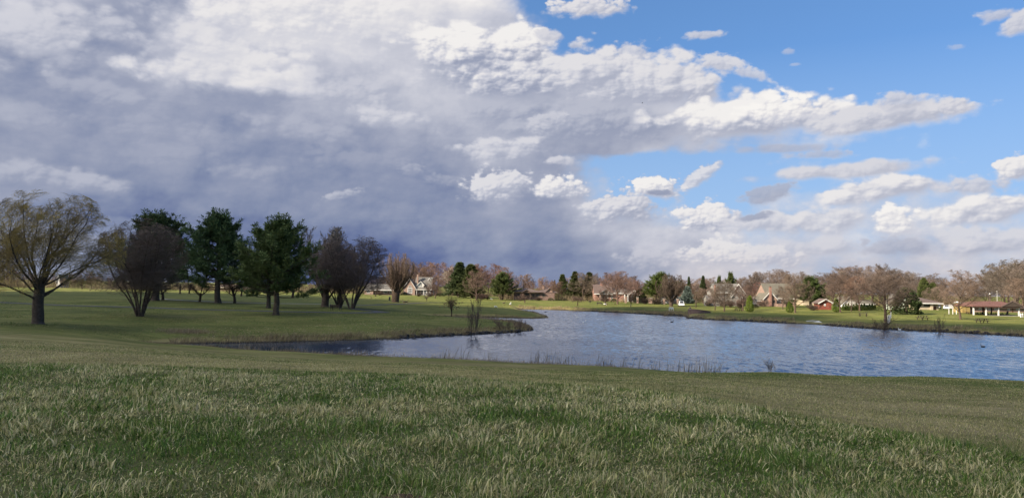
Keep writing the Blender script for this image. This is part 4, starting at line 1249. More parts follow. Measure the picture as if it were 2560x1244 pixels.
def bare_meshes(kind, seed):
    cf = CF[kind]
    rng = random.Random(seed)
    segs = []
    L, r = cf['trunk']
    if kind == 'clump':
        stems = 12 if seed % 2 == 0 else 9
        for k in range(stems):
            a = k * 2.4 + rng.uniform(-.3, .3)
            t = rng.uniform(0.03, 0.21)
            d = norm((math.cos(a) * math.sin(t), math.sin(a) * math.sin(t), math.cos(t)))
            grow(segs, rng, (0.28 * math.cos(a), 0.28 * math.sin(a), 0), d, L * rng.uniform(0.75, 1.02), r * rng.uniform(0.7, 1.1), 0, cf)
    else:
        base = len(segs)
        grow(segs, rng, (0, 0, 0), norm((rng.uniform(-.05, .05), rng.uniform(-.05, .05), 1)), L, r, 0, cf)
        s0 = segs[base]                                               # root flare
        segs.append((0, (0, 0, -0.3), tuple(s0[1][i] * 0.75 + s0[2][i] * 0.25 for i in range(3)), r * 1.5, r * 0.98))
    tr = TWIG_R[kind]
    segs = [(a, b, c, max(d, tr), max(e, tr * 0.8)) for a, b, c, d, e in segs]
    if 'env' in cf:                                                   # the crown fills a rounded outline
        asp, zc_, rz_ = cf['env']
        Pn = np.array([s[2] for s in segs if s[0] > 1])
        H = np.percentile(Pn[:, 2], 97)
        rx = asp * H / 2
        rad_ = np.hypot(Pn[:, 0], Pn[:, 1])
        k_ = rx / np.percentile(rad_, 88)
        def fit(p):
            t = min(1.0, max(0.0, p[2] / (0.30 * H)))
            kk = 1 + (k_ - 1) * t
            x, y, z = p[0] * kk, p[1] * kk, p[2] - zc_ * H
            ro = math.sqrt((x * x + y * y) / rx ** 2 + (z / (rz_ * H)) ** 2) if z > 0 else math.sqrt((x * x + y * y) / rx ** 2 + (z / (rz_ * H * 1.15)) ** 2 * 0.3)
            if ro > 0.62:
                f = (0.62 + 0.47 * math.tanh((ro - 0.62) / 0.47)) / ro
                x, y = x * f, y * f
                if z > 0: z *= f
            return (x, y, z + zc_ * H)
        segs = [(s[0], fit(s[1]), fit(s[2]), s[3], s[4]) for s in segs]
    wood = [s for s in segs if s[0] < cf['split']]
    fine = [s for s in segs if s[0] >= cf['split']]
    P = np.array([s[2] for s in fine])
    h = np.percentile(P[:, 2], 99.3)
    wx = np.percentile(P[:, 0], 98) - np.percentile(P[:, 0], 2)
    wy = np.percentile(P[:, 1], 98) - np.percentile(P[:, 1], 2)
    cx = (np.percentile(P[:, 0], 98) + np.percentile(P[:, 0], 2)) / 2
    tw = seg_mesh('trunk', wood, [9, 6, 4, 4])
    cr = seg_mesh('crown', fine, [3, 3, 3, 3, 3])
    extra = None
    return tw, cr, h, (wx + wy) / 2


def leafset(rng, P, N, size, stretch, n):
    """n small kite-shaped leaves around points P pointing along N"""
    i = rng.integers(0, len(P), n)
    d = N[i] + rng.normal(0, 0.55, (n, 3))
    d /= np.linalg.norm(d, axis=1)[:, None]
    s = rng.uniform(0.6, 1.25, n)[:, None] * size
    side = np.cross(d, rng.normal(0, 1, (n, 3)))
    side /= np.linalg.norm(side, axis=1)[:, None] + 1e-9
    b = P[i] + rng.normal(0, 1, (n, 3)) * size * 0.28
    V = np.stack((b, b + d * s * 0.5 + side * s * stretch, b + d * s, b + d * s * 0.5 - side * s * stretch), 1)
    Q = np.arange(n)[:, None] * 4 + np.arange(4)[None]
    return V.reshape(-1, 3), Q


def pine_meshes(seed, H=15.0, W=10.0, t0=0.17, per=14, needle=0.36, style='pine'):
    """white pine: irregular branches that sweep up, ending in plumes; spruce: even tiers"""
    rng = random.Random(seed)
    nr = np.random.default_rng(seed)
    wood, P, N = [], [], []
    n = 14
    px, py = 0.0, 0.0
    ax = []
    for i in range(n + 1):
        ax.append((px, py, H * i / n))
        px += rng.gauss(0, 0.05); py += rng.gauss(0, 0.05)
    r0 = H * 0.022
    for i in range(n):
        wood.append((0, ax[i], ax[i + 1], r0 * (1 - i / n) ** 0.8 + 0.03, r0 * (1 - (i + 1) / n) ** 0.8 + 0.03))
    wood.append((0, (0, 0, -0.3), (0, 0, 0.8), r0 * 1.5, r0 * 1.0))
    pine = style == 'pine'
    nb = 92 if pine else 95
    for b in range(nb):
        u = (b + rng.random()) / nb
        z = H * (t0 + (0.985 - t0) * (u ** 0.92))
        f = (z / H - t0) / (1 - t0)
        if pine:
            prof = (0.80 + 0.45 * f) if f < 0.25 else 0.91 * (1 - (f - 0.25) / 0.75) ** 0.78 + 0.07
            rise = -0.02 + 0.95 * f
        else:
            prof = (1 - f) ** 0.9 + 0.04
            rise = -0.12 + 0.6 * f
        a = b * 2.399 + rng.uniform(-.35, .35)
        L = W / 2 * prof * rng.uniform(0.5, 1.1) * (1.22 if pine and rng.random() < 0.2 else 1)
        i = min(int(z / H * n), n - 1)
        q = (ax[i][0], ax[i][1], z)
        d = norm((math.cos(a), math.sin(a), rise + rng.uniform(-.15, .15)))
        m_ = 6
        rb = 0.03 + 0.014 * L
        for s in range(m_):
            d = norm((d[0] + rng.gauss(0, .07), d[1] + rng.gauss(0, .07), d[2] + rng.gauss(0, .05) + (0.11 if pine else 0.05)))
            q2 = tuple(q[c] + d[c] * L / m_ for c in range(3))
            wood.append((1, q, q2, rb * (1 - s / m_) + 0.012, rb * (1 - (s + 1) / m_) + 0.012))
            t = (s + 1) / m_
            if t > (0.28 if f > 0.10 else 0.36):
                for k in range(3):
                    aa = rng.uniform(0, 6.28)
                    sl = L * 0.30 * (1.2 - 0.75 * t) * rng.uniform(0.5, 1.25) + 0.22
                    s3 = rot_off(d, rng.uniform(0.5, 1.15), aa)
                    s3 = norm((s3[0], s3[1], s3[2] * (0.8 if pine else 0.5) + (0.42 if pine else 0.02)))
                    for w_ in (0.4, 0.75, 1.0):
                        P.append(tuple(q2[c] + s3[c] * sl * w_ for c in range(3)))
                        N.append(norm((s3[0], s3[1], s3[2] + 0.35)))
                    wood.append((2, q2, P[-1], 0.02, 0.01))
                P.append(q2); N.append(norm((d[0], d[1], d[2] + 0.5)))
            q = q2
        # the leading plume of the branch stands up and out
        for w_ in range(5 if pine else 1):
            e = tuple(q[c] + d[c] * 0.20 * w_ + (0, 0, 0.16 * w_)[c] for c in range(3))
            P.append(e); N.append(norm((d[0], d[1], d[2] + 0.8)))
    for s in range(4): P.append((ax[n][0], ax[n][1], H * (0.97 + 0.012 * s))); N.append((0, 0, 1))
    P, N = np.array(P), np.array(N)
    V, Q = leafset(nr, P, N, needle, 0.13, len(P) * per)
    h = np.percentile(V[:, 2], 99.7)
    wx = np.percentile(V[:, 0], 99) - np.percentile(V[:, 0], 1)
    return seg_mesh('trunk', wood, [9, 5, 3]), np_mesh('crown', V, Q), h, wx


def cone_meshes(seed, H=4.0, W=1.5, n=5200, size=0.16, shape='flame'):
    """arborvitae or rounded evergreen: leaf sprays over an uneven body"""
    nr = np.random.default_rng(seed)
    k = 900
    f = nr.uniform(0.01, 1, k) ** 0.9
    a = nr.uniform(0, 2 * np.pi, k)
    if shape == 'flame': r = W / 2 * (np.minimum(1, f * 6) ** 0.5) * (1 - f) ** 0.55
    else: r = W / 2 * np.sqrt(np.clip(1 - (f * 1.02) ** 2, 0.02, 1))
    bump = 0.72 + 0.55 * fnoise(a * 1.5 + 7, f * H * 1.1, seed, 3)
    r = r * bump * nr.uniform(0.72, 1.05, k)
    P = np.stack((r * np.cos(a), r * np.sin(a), f * H), -1)
    if shape == 'flame': N = np.stack((np.cos(a) * 0.5, np.sin(a) * 0.5, np.full(k, 1.0)), -1)
    else: N = np.stack((np.cos(a), np.sin(a), 0.4 + f), -1)
    V, Q = leafset(nr, P, N, size, 0.28, n)
    V[:, 2] = np.maximum(V[:, 2], 0.0)
    wood = [(0, (0, 0, -0.1), (0, 0, H * 0.9), W * 0.06, 0.02)]
    for i in range(14):
        aa = i * 2.4
        wood.append((1, (0, 0, H * 0.05 * i), (math.cos(aa) * W * .3, math.sin(aa) * W * .3, H * (0.05 * i + 0.1)), 0.02, 0.01))
    return seg_mesh('trunk', wood, [6, 4]), np_mesh('crown', V, Q), np.percentile(V[:, 2], 99.5), np.percentile(V[:, 0], 99) - np.percentile(V[:, 0], 1)


def twig_bush(seed, stems=34, rad=0.22):
    rng = random.Random(seed)
    cf = dict(seg=[5, 4, 2], tip=[0.3, 0.4, 0.5], wob=[0.07, 0.1, 0.1], up=[0.04, 0.06, 0.05], kids=[9, 5], t0=[0.15, 0.15], ang=[0.42, 0.5], len=[0.45, 0.5], fall=[0.4, 0.3], rr=[0.6, 0.6])
    segs = []
    for k in range(stems):
        a = rng.uniform(0, 6.28); t = abs(rng.gauss(0, 0.35))
        foot = (rng.gauss(0, rad), rng.gauss(0, rad), 0)
        segs.append((0, (0, 0, -0.06), (foot[0], foot[1], 0.02), 0.03, 0.016))
        grow(segs, rng, foot, norm((math.cos(a) * math.sin(t), math.sin(a) * math.sin(t), math.cos(t))), rng.uniform(1.1, 2.2), 0.016, 0, cf)
    segs = [(a, b, c, max(d, .009), max(e, .008)) for a, b, c, d, e in segs]
    P = np.array([s[2] for s in segs])
    wood = [s for s in segs if s[0] == 0]; fine = [s for s in segs if s[0] > 0]
    return seg_mesh('stems', wood, [4]), seg_mesh('crown', fine, [3, 3, 3]), np.percentile(P[:, 2], 98), np.percentile(P[:, 0], 97) - np.percentile(P[:, 0], 3)


LIB = {}


def lib(kind, var):
    k = (kind, var)
    if k in LIB: return LIB[k]
    s = 11 + var * 7 + len(kind) * 3
    if kind in CF: r = (*bare_meshes(kind, s if kind != 'clump' else var), 'bark', 'twig')
    elif kind == 'clump2': r = (*bare_meshes('clump', 1), 'bark', 'twig')
    elif kind == 'pine': r = (*pine_meshes(3 + var), 'bark', 'needle')
    elif kind == 'pine2': r = (*pine_meshes(23, 15, 10.5, 0.15), 'bark', 'needle')
    elif kind == 'pine3': r = (*pine_meshes(41, 14, 11.0, 0.2), 'bark', 'needle')
    elif kind == 'spruce': r = (*pine_meshes(60 + var, 12, 6.2, 0.04, per=6, needle=0.42, style='spruce'), 'bark', 'needle')
    elif kind == 'bluespruce': r = (*pine_meshes(70, 6, 4.2, 0.03, per=7, needle=0.34, style='spruce'), 'bark', 'needle_blue')
    elif kind == 'conifer': r = (*cone_meshes(80 + var, 6, 4, 6500, 0.34, 'round'), 'bark', 'needle')
    elif kind == 'arbor': r = (*cone_meshes(90 + var, 4, 1.7), 'bark', 'needle_arbor')
    elif kind == 'mound': r = (*cone_meshes(95 + var, 1.0, 1.6, 1500, 0.13, 'round'), 'bark', 'shrub_leaf')
    elif kind == 'twigbush': r = (*twig_bush(5 + var), 'bark', 'twig')
    elif kind == 'bankbush': r = (*twig_bush(25 + var, 8, 0.3), 'bark', 'twig')
    if kind == 'willow': r = (*r[:4], 'bark', 'twig_willow')
    if kind == 'birch': r = (*r[:4], 'bark_pale', 'bark_pale')
    for i in (0, 1):
        if not r[i].materials: r[i].materials.append(M[r[4 + i]])
    LIB[k] = r
    return r


def k_twig(kind): return kind in CF or kind in ('clump2', 'twigbush', 'bankbush')


def plant(name, cat, kind, var, loc, h, wdt, tint, label, group=None, rz=0.0, crown_name='crown'):
    tw, cr, h0, w0 = lib(kind, var)[:4]
    o = empty(name, loc, rz, label, cat, group)
    sx, sz = wdt / w0, h / h0
    o.scale = (sx, sx, sz)
    if k_twig(kind): tint = tuple(0.58 * t + 0.42 * sum(tint) / 3 for t in tint)
    a = link('trunk' if 'bush' not in kind else 'stems', tw, o)
    b = link(crown_name, cr, o)
    k = lib(kind, var)[4:]
    dk = min(1.0, sum(tint) / 3)
    a.color = (*(min(1.6, 0.45 + 0.55 * t) for t in tint), 1) if k[0] == 'bark' else (1, 1, 1, 1)
    b.color = (*tint, 1)
    return o


random.seed(5)
NAMES = dict(willow='willow_tree', maple='bare_tree', clump='bare_tree', clump2='bare_tree', pine='pine_tree', pine2='pine_tree', pine3='pine_tree', small='bare_tree', vase='bare_tree',
             pollard='willow_tree', conifer='evergreen_tree', birch='birch_tree', spruce='spruce_tree', bluespruce='spruce_tree', arbor='arborvitae_tree', dwarf='bare_tree', leafy='young_tree')
for i, (kind, px, by, ty, wpx, z, tint, label, grp) in enumerate(TREES):
    p = at_z(px, by, z)
    p.z = gz(p.x, p.y) - 0.03
    s = p.y / FPX
    top = at_y(px, ty, p.y).z
    h, wd = top - p.z, wpx * s * 1.02
    if grp == FG and kind in ('pine', 'pine2', 'pine3', 'spruce', 'conifer'): tint = tuple(0.52 * t for t in tint)
    if kind == 'tuft':
        tufts_at(px, by, z, 0.35, 0.35, 500, h * 1.3, (0.6, 1.0), label, 'ornamental_grass')
        continue
    if kind == 'leafy':
        o = plant('young_tree', 'tree', 'small', 1, p, h, wd * 0.9, (0.55, 0.45, 0.4), label, grp, 0.4)
        nr = np.random.default_rng(3)
        P = np.stack((nr.normal(0, 0.42, 90), nr.normal(0, 0.42, 90), nr.uniform(0.35, 0.78, 90) ** 1.0), -1)
        P[:, :2] *= (1.15 - P[:, 2:3]) * wd / o.scale[0]
        P[:, 2] *= h / o.scale[2]
        N = np.concatenate((P[:, :2], np.full((90, 1), -0.4)), 1)
        V, Q = leafset(nr, P, N, 0.17 / o.scale[0], 0.4, 620)
        link('leaves', np_mesh('leaves', V, Q), o, M['dead_leaf'])
        continue
    nv = {'maple': 4, 'small': 3, 'spruce': 2, 'pine': 2, 'conifer': 2, 'arbor': 2}.get(kind, 1)
    plant(NAMES[kind], 'tree', kind, i % nv, p, h, wd, tint, label, grp, 0.0 if kind in ('willow', 'pine3') else random.uniform(0, 6.28))
for i, (px, by, ty, wpx, z, tint, kind, label) in enumerate(SHRUBS):
    p = at_z(px, by, z); p.z = gz(p.x, p.y) - 0.02
    s = p.y / FPX
    plant('garden_shrub' if by < 790 else 'bank_shrub', 'shrub', 'mound' if kind == 'mound' else ('twigbush' if by < 790 else 'bankbush'), i % 2, p, at_y(px, ty, p.y).z - p.z, wpx * s, tint, label, SH if by < 790 else 'bare shrubs on the banks', i * 1.3)

# hedge of small evergreens
HP = [(2108 + 6.6 * k, 771.5 + 0.05 * k) for k in range(13)]
for k, (px, py) in enumerate(HP):
    p = at_y(px, py, 238 + 0.8 * k); p.z = gz(p.x, p.y) - 0.03
    plant('arborvitae_tree', 'tree', 'arbor', k % 2, p, 1.75 + 0.25 * ((k * 7) % 3), 0.98, (0.62, 0.70, 0.42), 'small dark arborvitae in the row below the white house', 'row of small evergreens below the white house', k)

# the belt of bare trees behind the houses
TOP = [(-120, 640), (-60, 655), (0, 662), (60, 672), (140, 682), (200, 680), (240, 684), (300, 692), (400, 700), (600, 702), (750, 702), (900, 694), (950, 684), (1010, 668), (1040, 655), (1090, 657), (1130, 666), (1200, 657),
       (1255, 668), (1290, 690), (1330, 683), (1390, 696), (1450, 686), (1500, 684), (1530, 680), (1590, 686), (1630, 702), (1700, 692), (1750, 686), (1800, 690), (1850, 690), (1900, 674), (1930, 668), (1970, 676), (2010, 690),
       (2060, 674), (2100, 661), (2150, 656), (2200, 658), (2260, 672), (2300, 690), (2350, 684), (2400, 690), (2450, 702), (2480, 670), (2540, 652), (2640, 645)]
SEC = [(280, 'bare brown tree at the far field edge behind the big willow', (1.0, 0.72, 0.66)), (800, 'bare grey-brown tree at the far field edge seen beneath the near pines', (1.0, 0.82, 0.74)),
       (1020, 'bare brown tree in the belt behind the low white-windowed house', (1.05, 0.80, 0.68)), (1150, 'reddish bare tree in the belt right of the gabled brick house', (1.25, 0.80, 0.68)),
       (1285, 'rust-red bare tree in the belt behind the spruce pair and lone pine', (1.35, 0.74, 0.64)), (1400, 'bare tree in the belt behind the long brown house', (1.25, 0.84, 0.70)),
       (1620, 'bare reddish-grey tree in the belt behind the brick house with porch', (1.2, 0.84, 0.80)), (1760, 'bare tree in the belt behind the blue spruce', (1.2, 0.88, 0.78)),
       (1890, 'bare tree in the belt behind the grey gabled house', (1.15, 0.88, 0.80)), (2030, 'tall grey bare tree in the belt behind the house with brick chimney', (1.1, 0.92, 0.88)),
       (2190, 'tall grey bare tree in the belt behind the red shed and hedge', (1.12, 0.90, 0.86)), (2300, 'grey bare tree in the belt right of the white house', (1.1, 0.92, 0.88)),
       (2460, 'bare tree in the belt behind the tan house', (1.15, 0.95, 0.88)), (9999, 'large grey bare tree behind the picnic shelter', (1.1, 0.95, 0.90))]
rb = random.Random(9)
px = -110.0
kk = 0
while px < 2660:
    for rowk in range(2):
        x = px + rb.uniform(-9, 9) + rowk * 13
        Y = (rb.uniform(395, 430) if rowk == 0 else rb.uniform(440, 500)) if x < 1250 else (rb.uniform(330, 365) if rowk == 0 else rb.uniform(380, 440))
        t = np.interp(x, [a for a, b in TOP], [b for a, b in TOP]) + (rb.uniform(6, 20) if rowk == 0 else rb.uniform(-3, 9))
        p = at_y(x, 720, Y); p.z = gz(p.x, p.y)
        h = at_y(x, t, Y).z - p.z
        if h < 3: continue
        k = next(i for i, s_ in enumerate(SEC) if x < s_[0])
        tn = SEC[k][2]
        f = rb.uniform(0.75, 1.15)
        g_ = rb.uniform(0.92, 1.08)
        kind, var = ('wood', kk % 4) if rb.random() < 0.62 else ('maple', kk % 4)
        plant('bare_tree', 'tree', kind, var, p, h, h * rb.uniform(0.55, 0.8) if kind == 'wood' else h * rb.uniform(0.7, 0.95), (tn[0] * f * g_, tn[1] * f, tn[2] * f), SEC[k][1], SEC[k][1].replace('bare tree', 'bare trees'), rb.uniform(0, 6.28))
        kk += 1
    px += 27
# a few distinct tall ones in the belt
for px, ty, Y, wpx, kind, tint, label in (
        (1722, 692, 330, 16, 'spruce', (0.9, 0.95, 0.9), 'thin dark conifer rising behind the blue spruce'), (1757, 690, 340, 22, 'spruce', (0.9, 0.9, 0.8), 'narrow dark conifer behind the pale trunked small tree'),
        (1798, 690, 345, 22, 'pine', (1.2, 1.15, 0.9), 'dark pine top left of the grey gable'), (1826, 681, 345, 32, 'pine', (1.3, 1.25, 0.9), 'broad pine top above the grey gabled house'),
        (1386, 700, 400, 9, 'spruce', (0.8, 0.85, 0.8), 'small dark conifer tip right of the brown roof'), (2310, 695, 330, 30, 'conifer', (1.2, 1.1, 0.8), 'olive evergreen behind the tan house roof'),
        (1600, 722, 300, 30, 'conifer', (0.8, 0.8, 0.6), 'dark evergreen right of the porch gable'), (1640, 690, 300, 40, 'maple', (1.6, 0.75, 0.75), 'pink-red bare tree left of the bright green pine'),
        (1905, 706, 300, 70, 'maple', (1.5, 0.75, 0.72), 'pink-red bare tree left of the brick chimney'), (1715, 708, 330, 60, 'maple', (1.0, 0.75, 0.6), 'dull olive-brown bare tree above the blue spruce'),
        (1788, 716, 226, 46, 'maple', (1.0, 0.72, 0.66), 'pinkish bare garden tree left of the grey gabled house'), (1857, 712, 228, 62, 'maple', (1.1, 0.74, 0.68), 'wide pinkish bare garden tree at the right corner of the grey gabled house'),
        (1957, 714, 240, 44, 'maple', (0.95, 0.78, 0.66), 'brown bare garden tree before the roof of the house with brick chimney'), (1513, 716, 262, 30, 'small', (1.1, 0.8, 0.7), 'thin bare garden tree before the left gable of the brick house'),
        (2128, 722, 232, 40, 'maple', (1.1, 0.78, 0.62), 'rusty bare garden tree before the white house'), (1072, 706, 345, 26, 'small', (0.9, 0.7, 0.6), 'slim bare garden tree at the right end of the gabled brick house'),
        (1585, 700, 300, 50, 'maple', (1.3, 0.8, 0.8), 'reddish bare tree rising behind the porch roof'), (2535, 648, 300, 120, 'maple', (1.0, 0.92, 0.82), 'tallest spreading bare tree at the right edge behind the shelter')):
    p = at_y(px, 745, Y); p.z = gz(p.x, p.y)
    if kind != 'maple': tint = tuple(0.52 * t for t in tint)
    plant(NAMES[kind], 'tree', kind, 0 if kind != 'maple' else int(px) % 4, p, at_y(px, ty, Y).z - p.z, wpx * Y / FPX, tint, label, FG, px)

# ------------------------------------------------------------------ houses
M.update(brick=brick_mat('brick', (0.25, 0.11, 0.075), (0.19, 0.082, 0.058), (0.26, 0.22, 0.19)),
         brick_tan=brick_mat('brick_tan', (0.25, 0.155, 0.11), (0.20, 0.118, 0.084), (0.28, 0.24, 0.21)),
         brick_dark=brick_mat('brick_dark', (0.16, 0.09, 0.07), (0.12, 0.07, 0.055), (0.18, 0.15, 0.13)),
         roof_brown=shingle_mat('roof_brown', (0.11, 0.077, 0.064), (0.085, 0.058, 0.05)), roof_grey=shingle_mat('roof_grey', (0.125, 0.117, 0.105), (0.095, 0.088, 0.08)),
         roof_olive=shingle_mat('roof_olive', (0.125, 0.113, 0.086), (0.098, 0.09, 0.068)), roof_red=shingle_mat('roof_red', (0.135, 0.058, 0.042), (0.10, 0.045, 0.034)),
         white=mat('white_paint', (0.58, 0.565, 0.53), 0.6, 0.12, 1.2), cream=mat('cream_siding', (0.40, 0.33, 0.23), 0.8, 0.15, 1.0), grey_side=mat('grey_siding', (0.19, 0.18, 0.165), 0.8, 0.15, 1.0),
         yellow=mat('yellow_siding', (0.26, 0.19, 0.07), 0.8, 0.2, 1.0), green_side=mat('pale_green_siding', (0.45, 0.50, 0.42), 0.8, 0.15, 1.0), red_board=mat('red_board', (0.20, 0.062, 0.042), 0.85, 0.25, 1.5),
         dark_wood=mat('dark_wood', (0.055, 0.042, 0.034), 0.85, 0.25, 3.0), wood=mat('weathered_wood', (0.17, 0.13, 0.095), 0.9, 0.25, 3.0), glass=glass_mat('window_glass'),
         metal=mat('dark_metal', (0.035, 0.035, 0.038), 0.5, 0.2, 4.0), black=mat('black_rubber', (0.02, 0.02, 0.02), 0.7, 0.2, 4.0), brown_door=mat('brown_door', (0.12, 0.05, 0.03), 0.7, 0.2, 2.0),
         stone=mat('stone', (0.20, 0.18, 0.16), 0.9, 0.3, 3.0), steel=mat('steel', (0.5, 0.5, 0.5), 0.35, 0.1, 2.0, 0.5))


class House:
    """a house drawn up in photo pixels around its own base; x right, y away, z up in its own metres"""
    def __init__(s, key, name, label, cat='house', yaw=0.0, group='houses across the lake'):
        s.cx, s.by, z = THINGS[key]
        p = at_z(s.cx, s.by, z)
        s.s = p.y / FPX
        p.z = gz(p.x, p.y) - 0.1
        s.o = empty(name, p, yaw, label, cat, group)
        s.base = 0.0

    def X(s, px): return (px - s.cx) * s.s
    def Z(s, py): return max((s.by - py) * s.s + 0.1, -0.3)

    def wall(s, x0, x1, top, m_, y0=0.0, dep=6.0, bot=None, name='wall', label=None):
        o = MB().box(s.X(x0), s.X(x1), y0, y0 + dep, s.Z(bot) if bot else -0.3, s.Z(top)).build(name, M[m_], s.o)
        return tag(o, label)

    def gable_front(s, x0, x1, eave, peak, wm, rm, y0=0.0, dep=7.0, trim='white', oh=0.35, bot=None, roofname='roof'):
        a, b, e, k = s.X(x0), s.X(x1), s.Z(eave), s.Z(peak)
        m_ = (a + b) / 2
        z0 = s.Z(bot) if bot else -0.3
        MB().prism([(a, z0), (b, z0), (b, e), (m_, k), (a, e)], y0, y0 + dep).build('wall', M[wm], s.o)
        sl = (k - e) / (m_ - a)
        mb = MB()
        t = 0.18
        for sg, c in ((-1, a), (1, b)):
            ex, ez = c + sg * oh, e - sl * oh
            mb.prism([(ex, ez + 0.02), (m_, k + 0.02), (m_, k + t + 0.02), (ex, ez + t + 0.02)], y0 - oh, y0 + dep + oh)
        r = mb.build(roofname, M[rm], s.o)
        if trim:
            tm = MB()
            w_ = 0.28
            for sg, c in ((-1, a), (1, b)):
                ex, ez = c + sg * oh, e - sl * oh
                tm.prism([(ex, ez - w_ + 0.1), (m_, k - w_ + 0.1), (m_, k + t), (ex, ez + t)], y0 - oh - 0.06, y0 - oh - 0.003)
            tm.build('fascia', M[trim], r)
        return r

    def gable_side(s, x0, x1, eave, ridge, rm, y0=0.0, dep=8.0, oh=0.5, trim='white', gm=None):
        a, b, e, k = s.X(x0) - oh * 0.6, s.X(x1) + oh * 0.6, s.Z(eave), s.Z(ridge)
        ym = y0 + dep / 2
        mb = MB()
        sl = (k - e) / (dep / 2)
        t = 0.18
        f0, f1 = y0 - oh, y0 + dep + oh
        ez = e - sl * oh
        mb.add([(a, f0, ez), (b, f0, ez), (b, ym, k), (a, ym, k), (a, f1, ez), (b, f1, ez), (a, f0, ez + t), (b, f0, ez + t), (b, ym, k + t), (a, ym, k + t), (a, f1, ez + t), (b, f1, ez + t)],
               [(0, 1, 2, 3), (3, 2, 5, 4), (6, 9, 8, 7), (9, 10, 11, 8), (0, 6, 7, 1), (4, 5, 11, 10), (0, 3, 9, 6), (3, 4, 10, 9), (1, 7, 8, 2), (2, 8, 11, 5)])
        r = mb.build('roof', M[rm], s.o)
        if gm:
            x_0, x_1 = s.X(x0) + 0.02, s.X(x1) - 0.02
            g_ = MB()
            g_.add([(x_0, y0, e), (x_1, y0, e), (x_0, y0 + dep, e), (x_1, y0 + dep, e), (x_0, ym, k - 0.02), (x_1, ym, k - 0.02)], [(0, 4, 2), (1, 3, 5), (0, 1, 5, 4), (2, 4, 5, 3), (0, 2, 3, 1)])
            g_.build('gable', M[gm], s.o)
        if trim: MB().box(a, b, f0 - 0.07, f0 - 0.003, ez - 0.14, ez + t - 0.01).build('gutter', M[trim], r)
        return r

    def hip(s, x0, x1, eave, ridge, rm, y0=0.0, dep=9.0, oh=0.6, trim=None, inset=None):
        a, b, e, k = s.X(x0) - oh, s.X(x1) + oh, s.Z(eave), s.Z(ridge)
        f0, f1, ym = y0 - oh, y0 + dep + oh, y0 + dep / 2
        i = inset if inset is not None else min(dep / 2 + oh, (b - a) / 2 - 0.2)
        t = 0.2
        mb = MB().add([(a, f0, e), (b, f0, e), (b, f1, e), (a, f1, e), (a, f0, e + t), (b, f0, e + t), (b, f1, e + t), (a, f1, e + t), (a + i, ym, k), (b - i, ym, k)],
                      [(3, 2, 1, 0), (0, 1, 5, 4), (1, 2, 6, 5), (2, 3, 7, 6), (3, 0, 4, 7), (4, 5, 9, 8), (5, 6, 9), (6, 7, 8, 9), (7, 4, 8)])
        r = mb.build('roof', M[rm], s.o)
        if trim: MB().box(a, b, f0 - 0.06, f0 - 0.003, e - 0.1, e + t).build('gutter', M[trim], r)
        return r

    def window(s, x0, x1, y0, y1, dep=0.0, nx=2, ny=2, fm='white', name='window', w_=0.12):
        a, b, c, d = s.X(x0), s.X(x1), s.Z(y1), s.Z(y0)
        mb = MB()
        f = dep - 0.09
        mb.box(a, a + w_, f, dep + 0.02, c, d).box(b - w_, b, f, dep + 0.02, c, d).box(a + w_, b - w_, f, dep + 0.02, d - w_, d).box(a + w_, b - w_, f, dep + 0.02, c, c + w_)
        for i in range(1, nx):
            x = a + (b - a) * i / nx
            mb.box(x - w_ * .35, x + w_ * .35, f + 0.01, dep + 0.02, c + w_, d - w_)
        for j in range(1, ny):
            z = c + (d - c) * j / ny
            mb.box(a + w_, b - w_, f + 0.02, dep + 0.01, z - w_ * .3, z + w_ * .3)
        o = mb.build(name, M[fm], s.o)
        MB().box(a + w_ * .5, b - w_ * .5, dep - 0.045, dep - 0.02, c + w_ * .5, d - w_ * .5).build('pane', M['glass'], o)
        return o

    def door(s, x0, x1, y0, dep=0.0, m_='brown_door', y1=None):
        o = MB().box(s.X(x0), s.X(x1), dep - 0.06, dep + 0.02, s.Z(y1) if y1 else 0.05, s.Z(y0)).build('door', M[m_], s.o)
        MB().ball((s.X(x0) + 0.15, dep - 0.1, (s.Z(y0) + 0.05) / 2), 0.05).build('handle', M['steel'], o)
        return o

    def chimney(s, x0, x1, top, bot, y0=0.0, dep=1.0, m_='brick'):
        a, b = s.X(x0), s.X(x1)
        o = MB().box(a, b, y0, y0 + dep, s.Z(bot), s.Z(top) - 0.12).box(a - 0.08, b + 0.08, y0 - 0.08, y0 + dep + 0.08, s.Z(top) - 0.12, s.Z(top)).build('chimney', M[m_], s.o)
        MB().box(a + 0.15, b - 0.15, y0 + 0.15, y0 + dep - 0.15, s.Z(top) + 0.001, s.Z(top) + 0.25).build('flue', M['dark_wood'], o)
        return o

    def post(s, x, top, dep=0.0, w_=0.22, m_='white', bot=None):
        return MB().box(s.X(x) - w_ / 2, s.X(x) + w_ / 2, dep, dep + w_, s.Z(bot) if bot else 0.0, s.Z(top)).build('post', M[m_], s.o)


h = House('h1', 'ranch_house', 'low brick house with white window left of the thick trunked willow')
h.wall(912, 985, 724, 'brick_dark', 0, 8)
h.wall(912.4, 934, 723, 'brick_tan', -1.2, 1.19, name='wing_wall')
h.gable_side(911, 986, 723, 710, 'roof_grey', -1.2, 9.5, 0.5, 'white')
h.window(918, 926, 722, 732.5, -1.2, 2, 2)
h.window(958, 968, 724.5, 731, 0.0, 3, 1)
h.window(974, 979, 724.5, 732, 0.0, 2, 1)
h.door(945, 949, 724.5, 0.0)

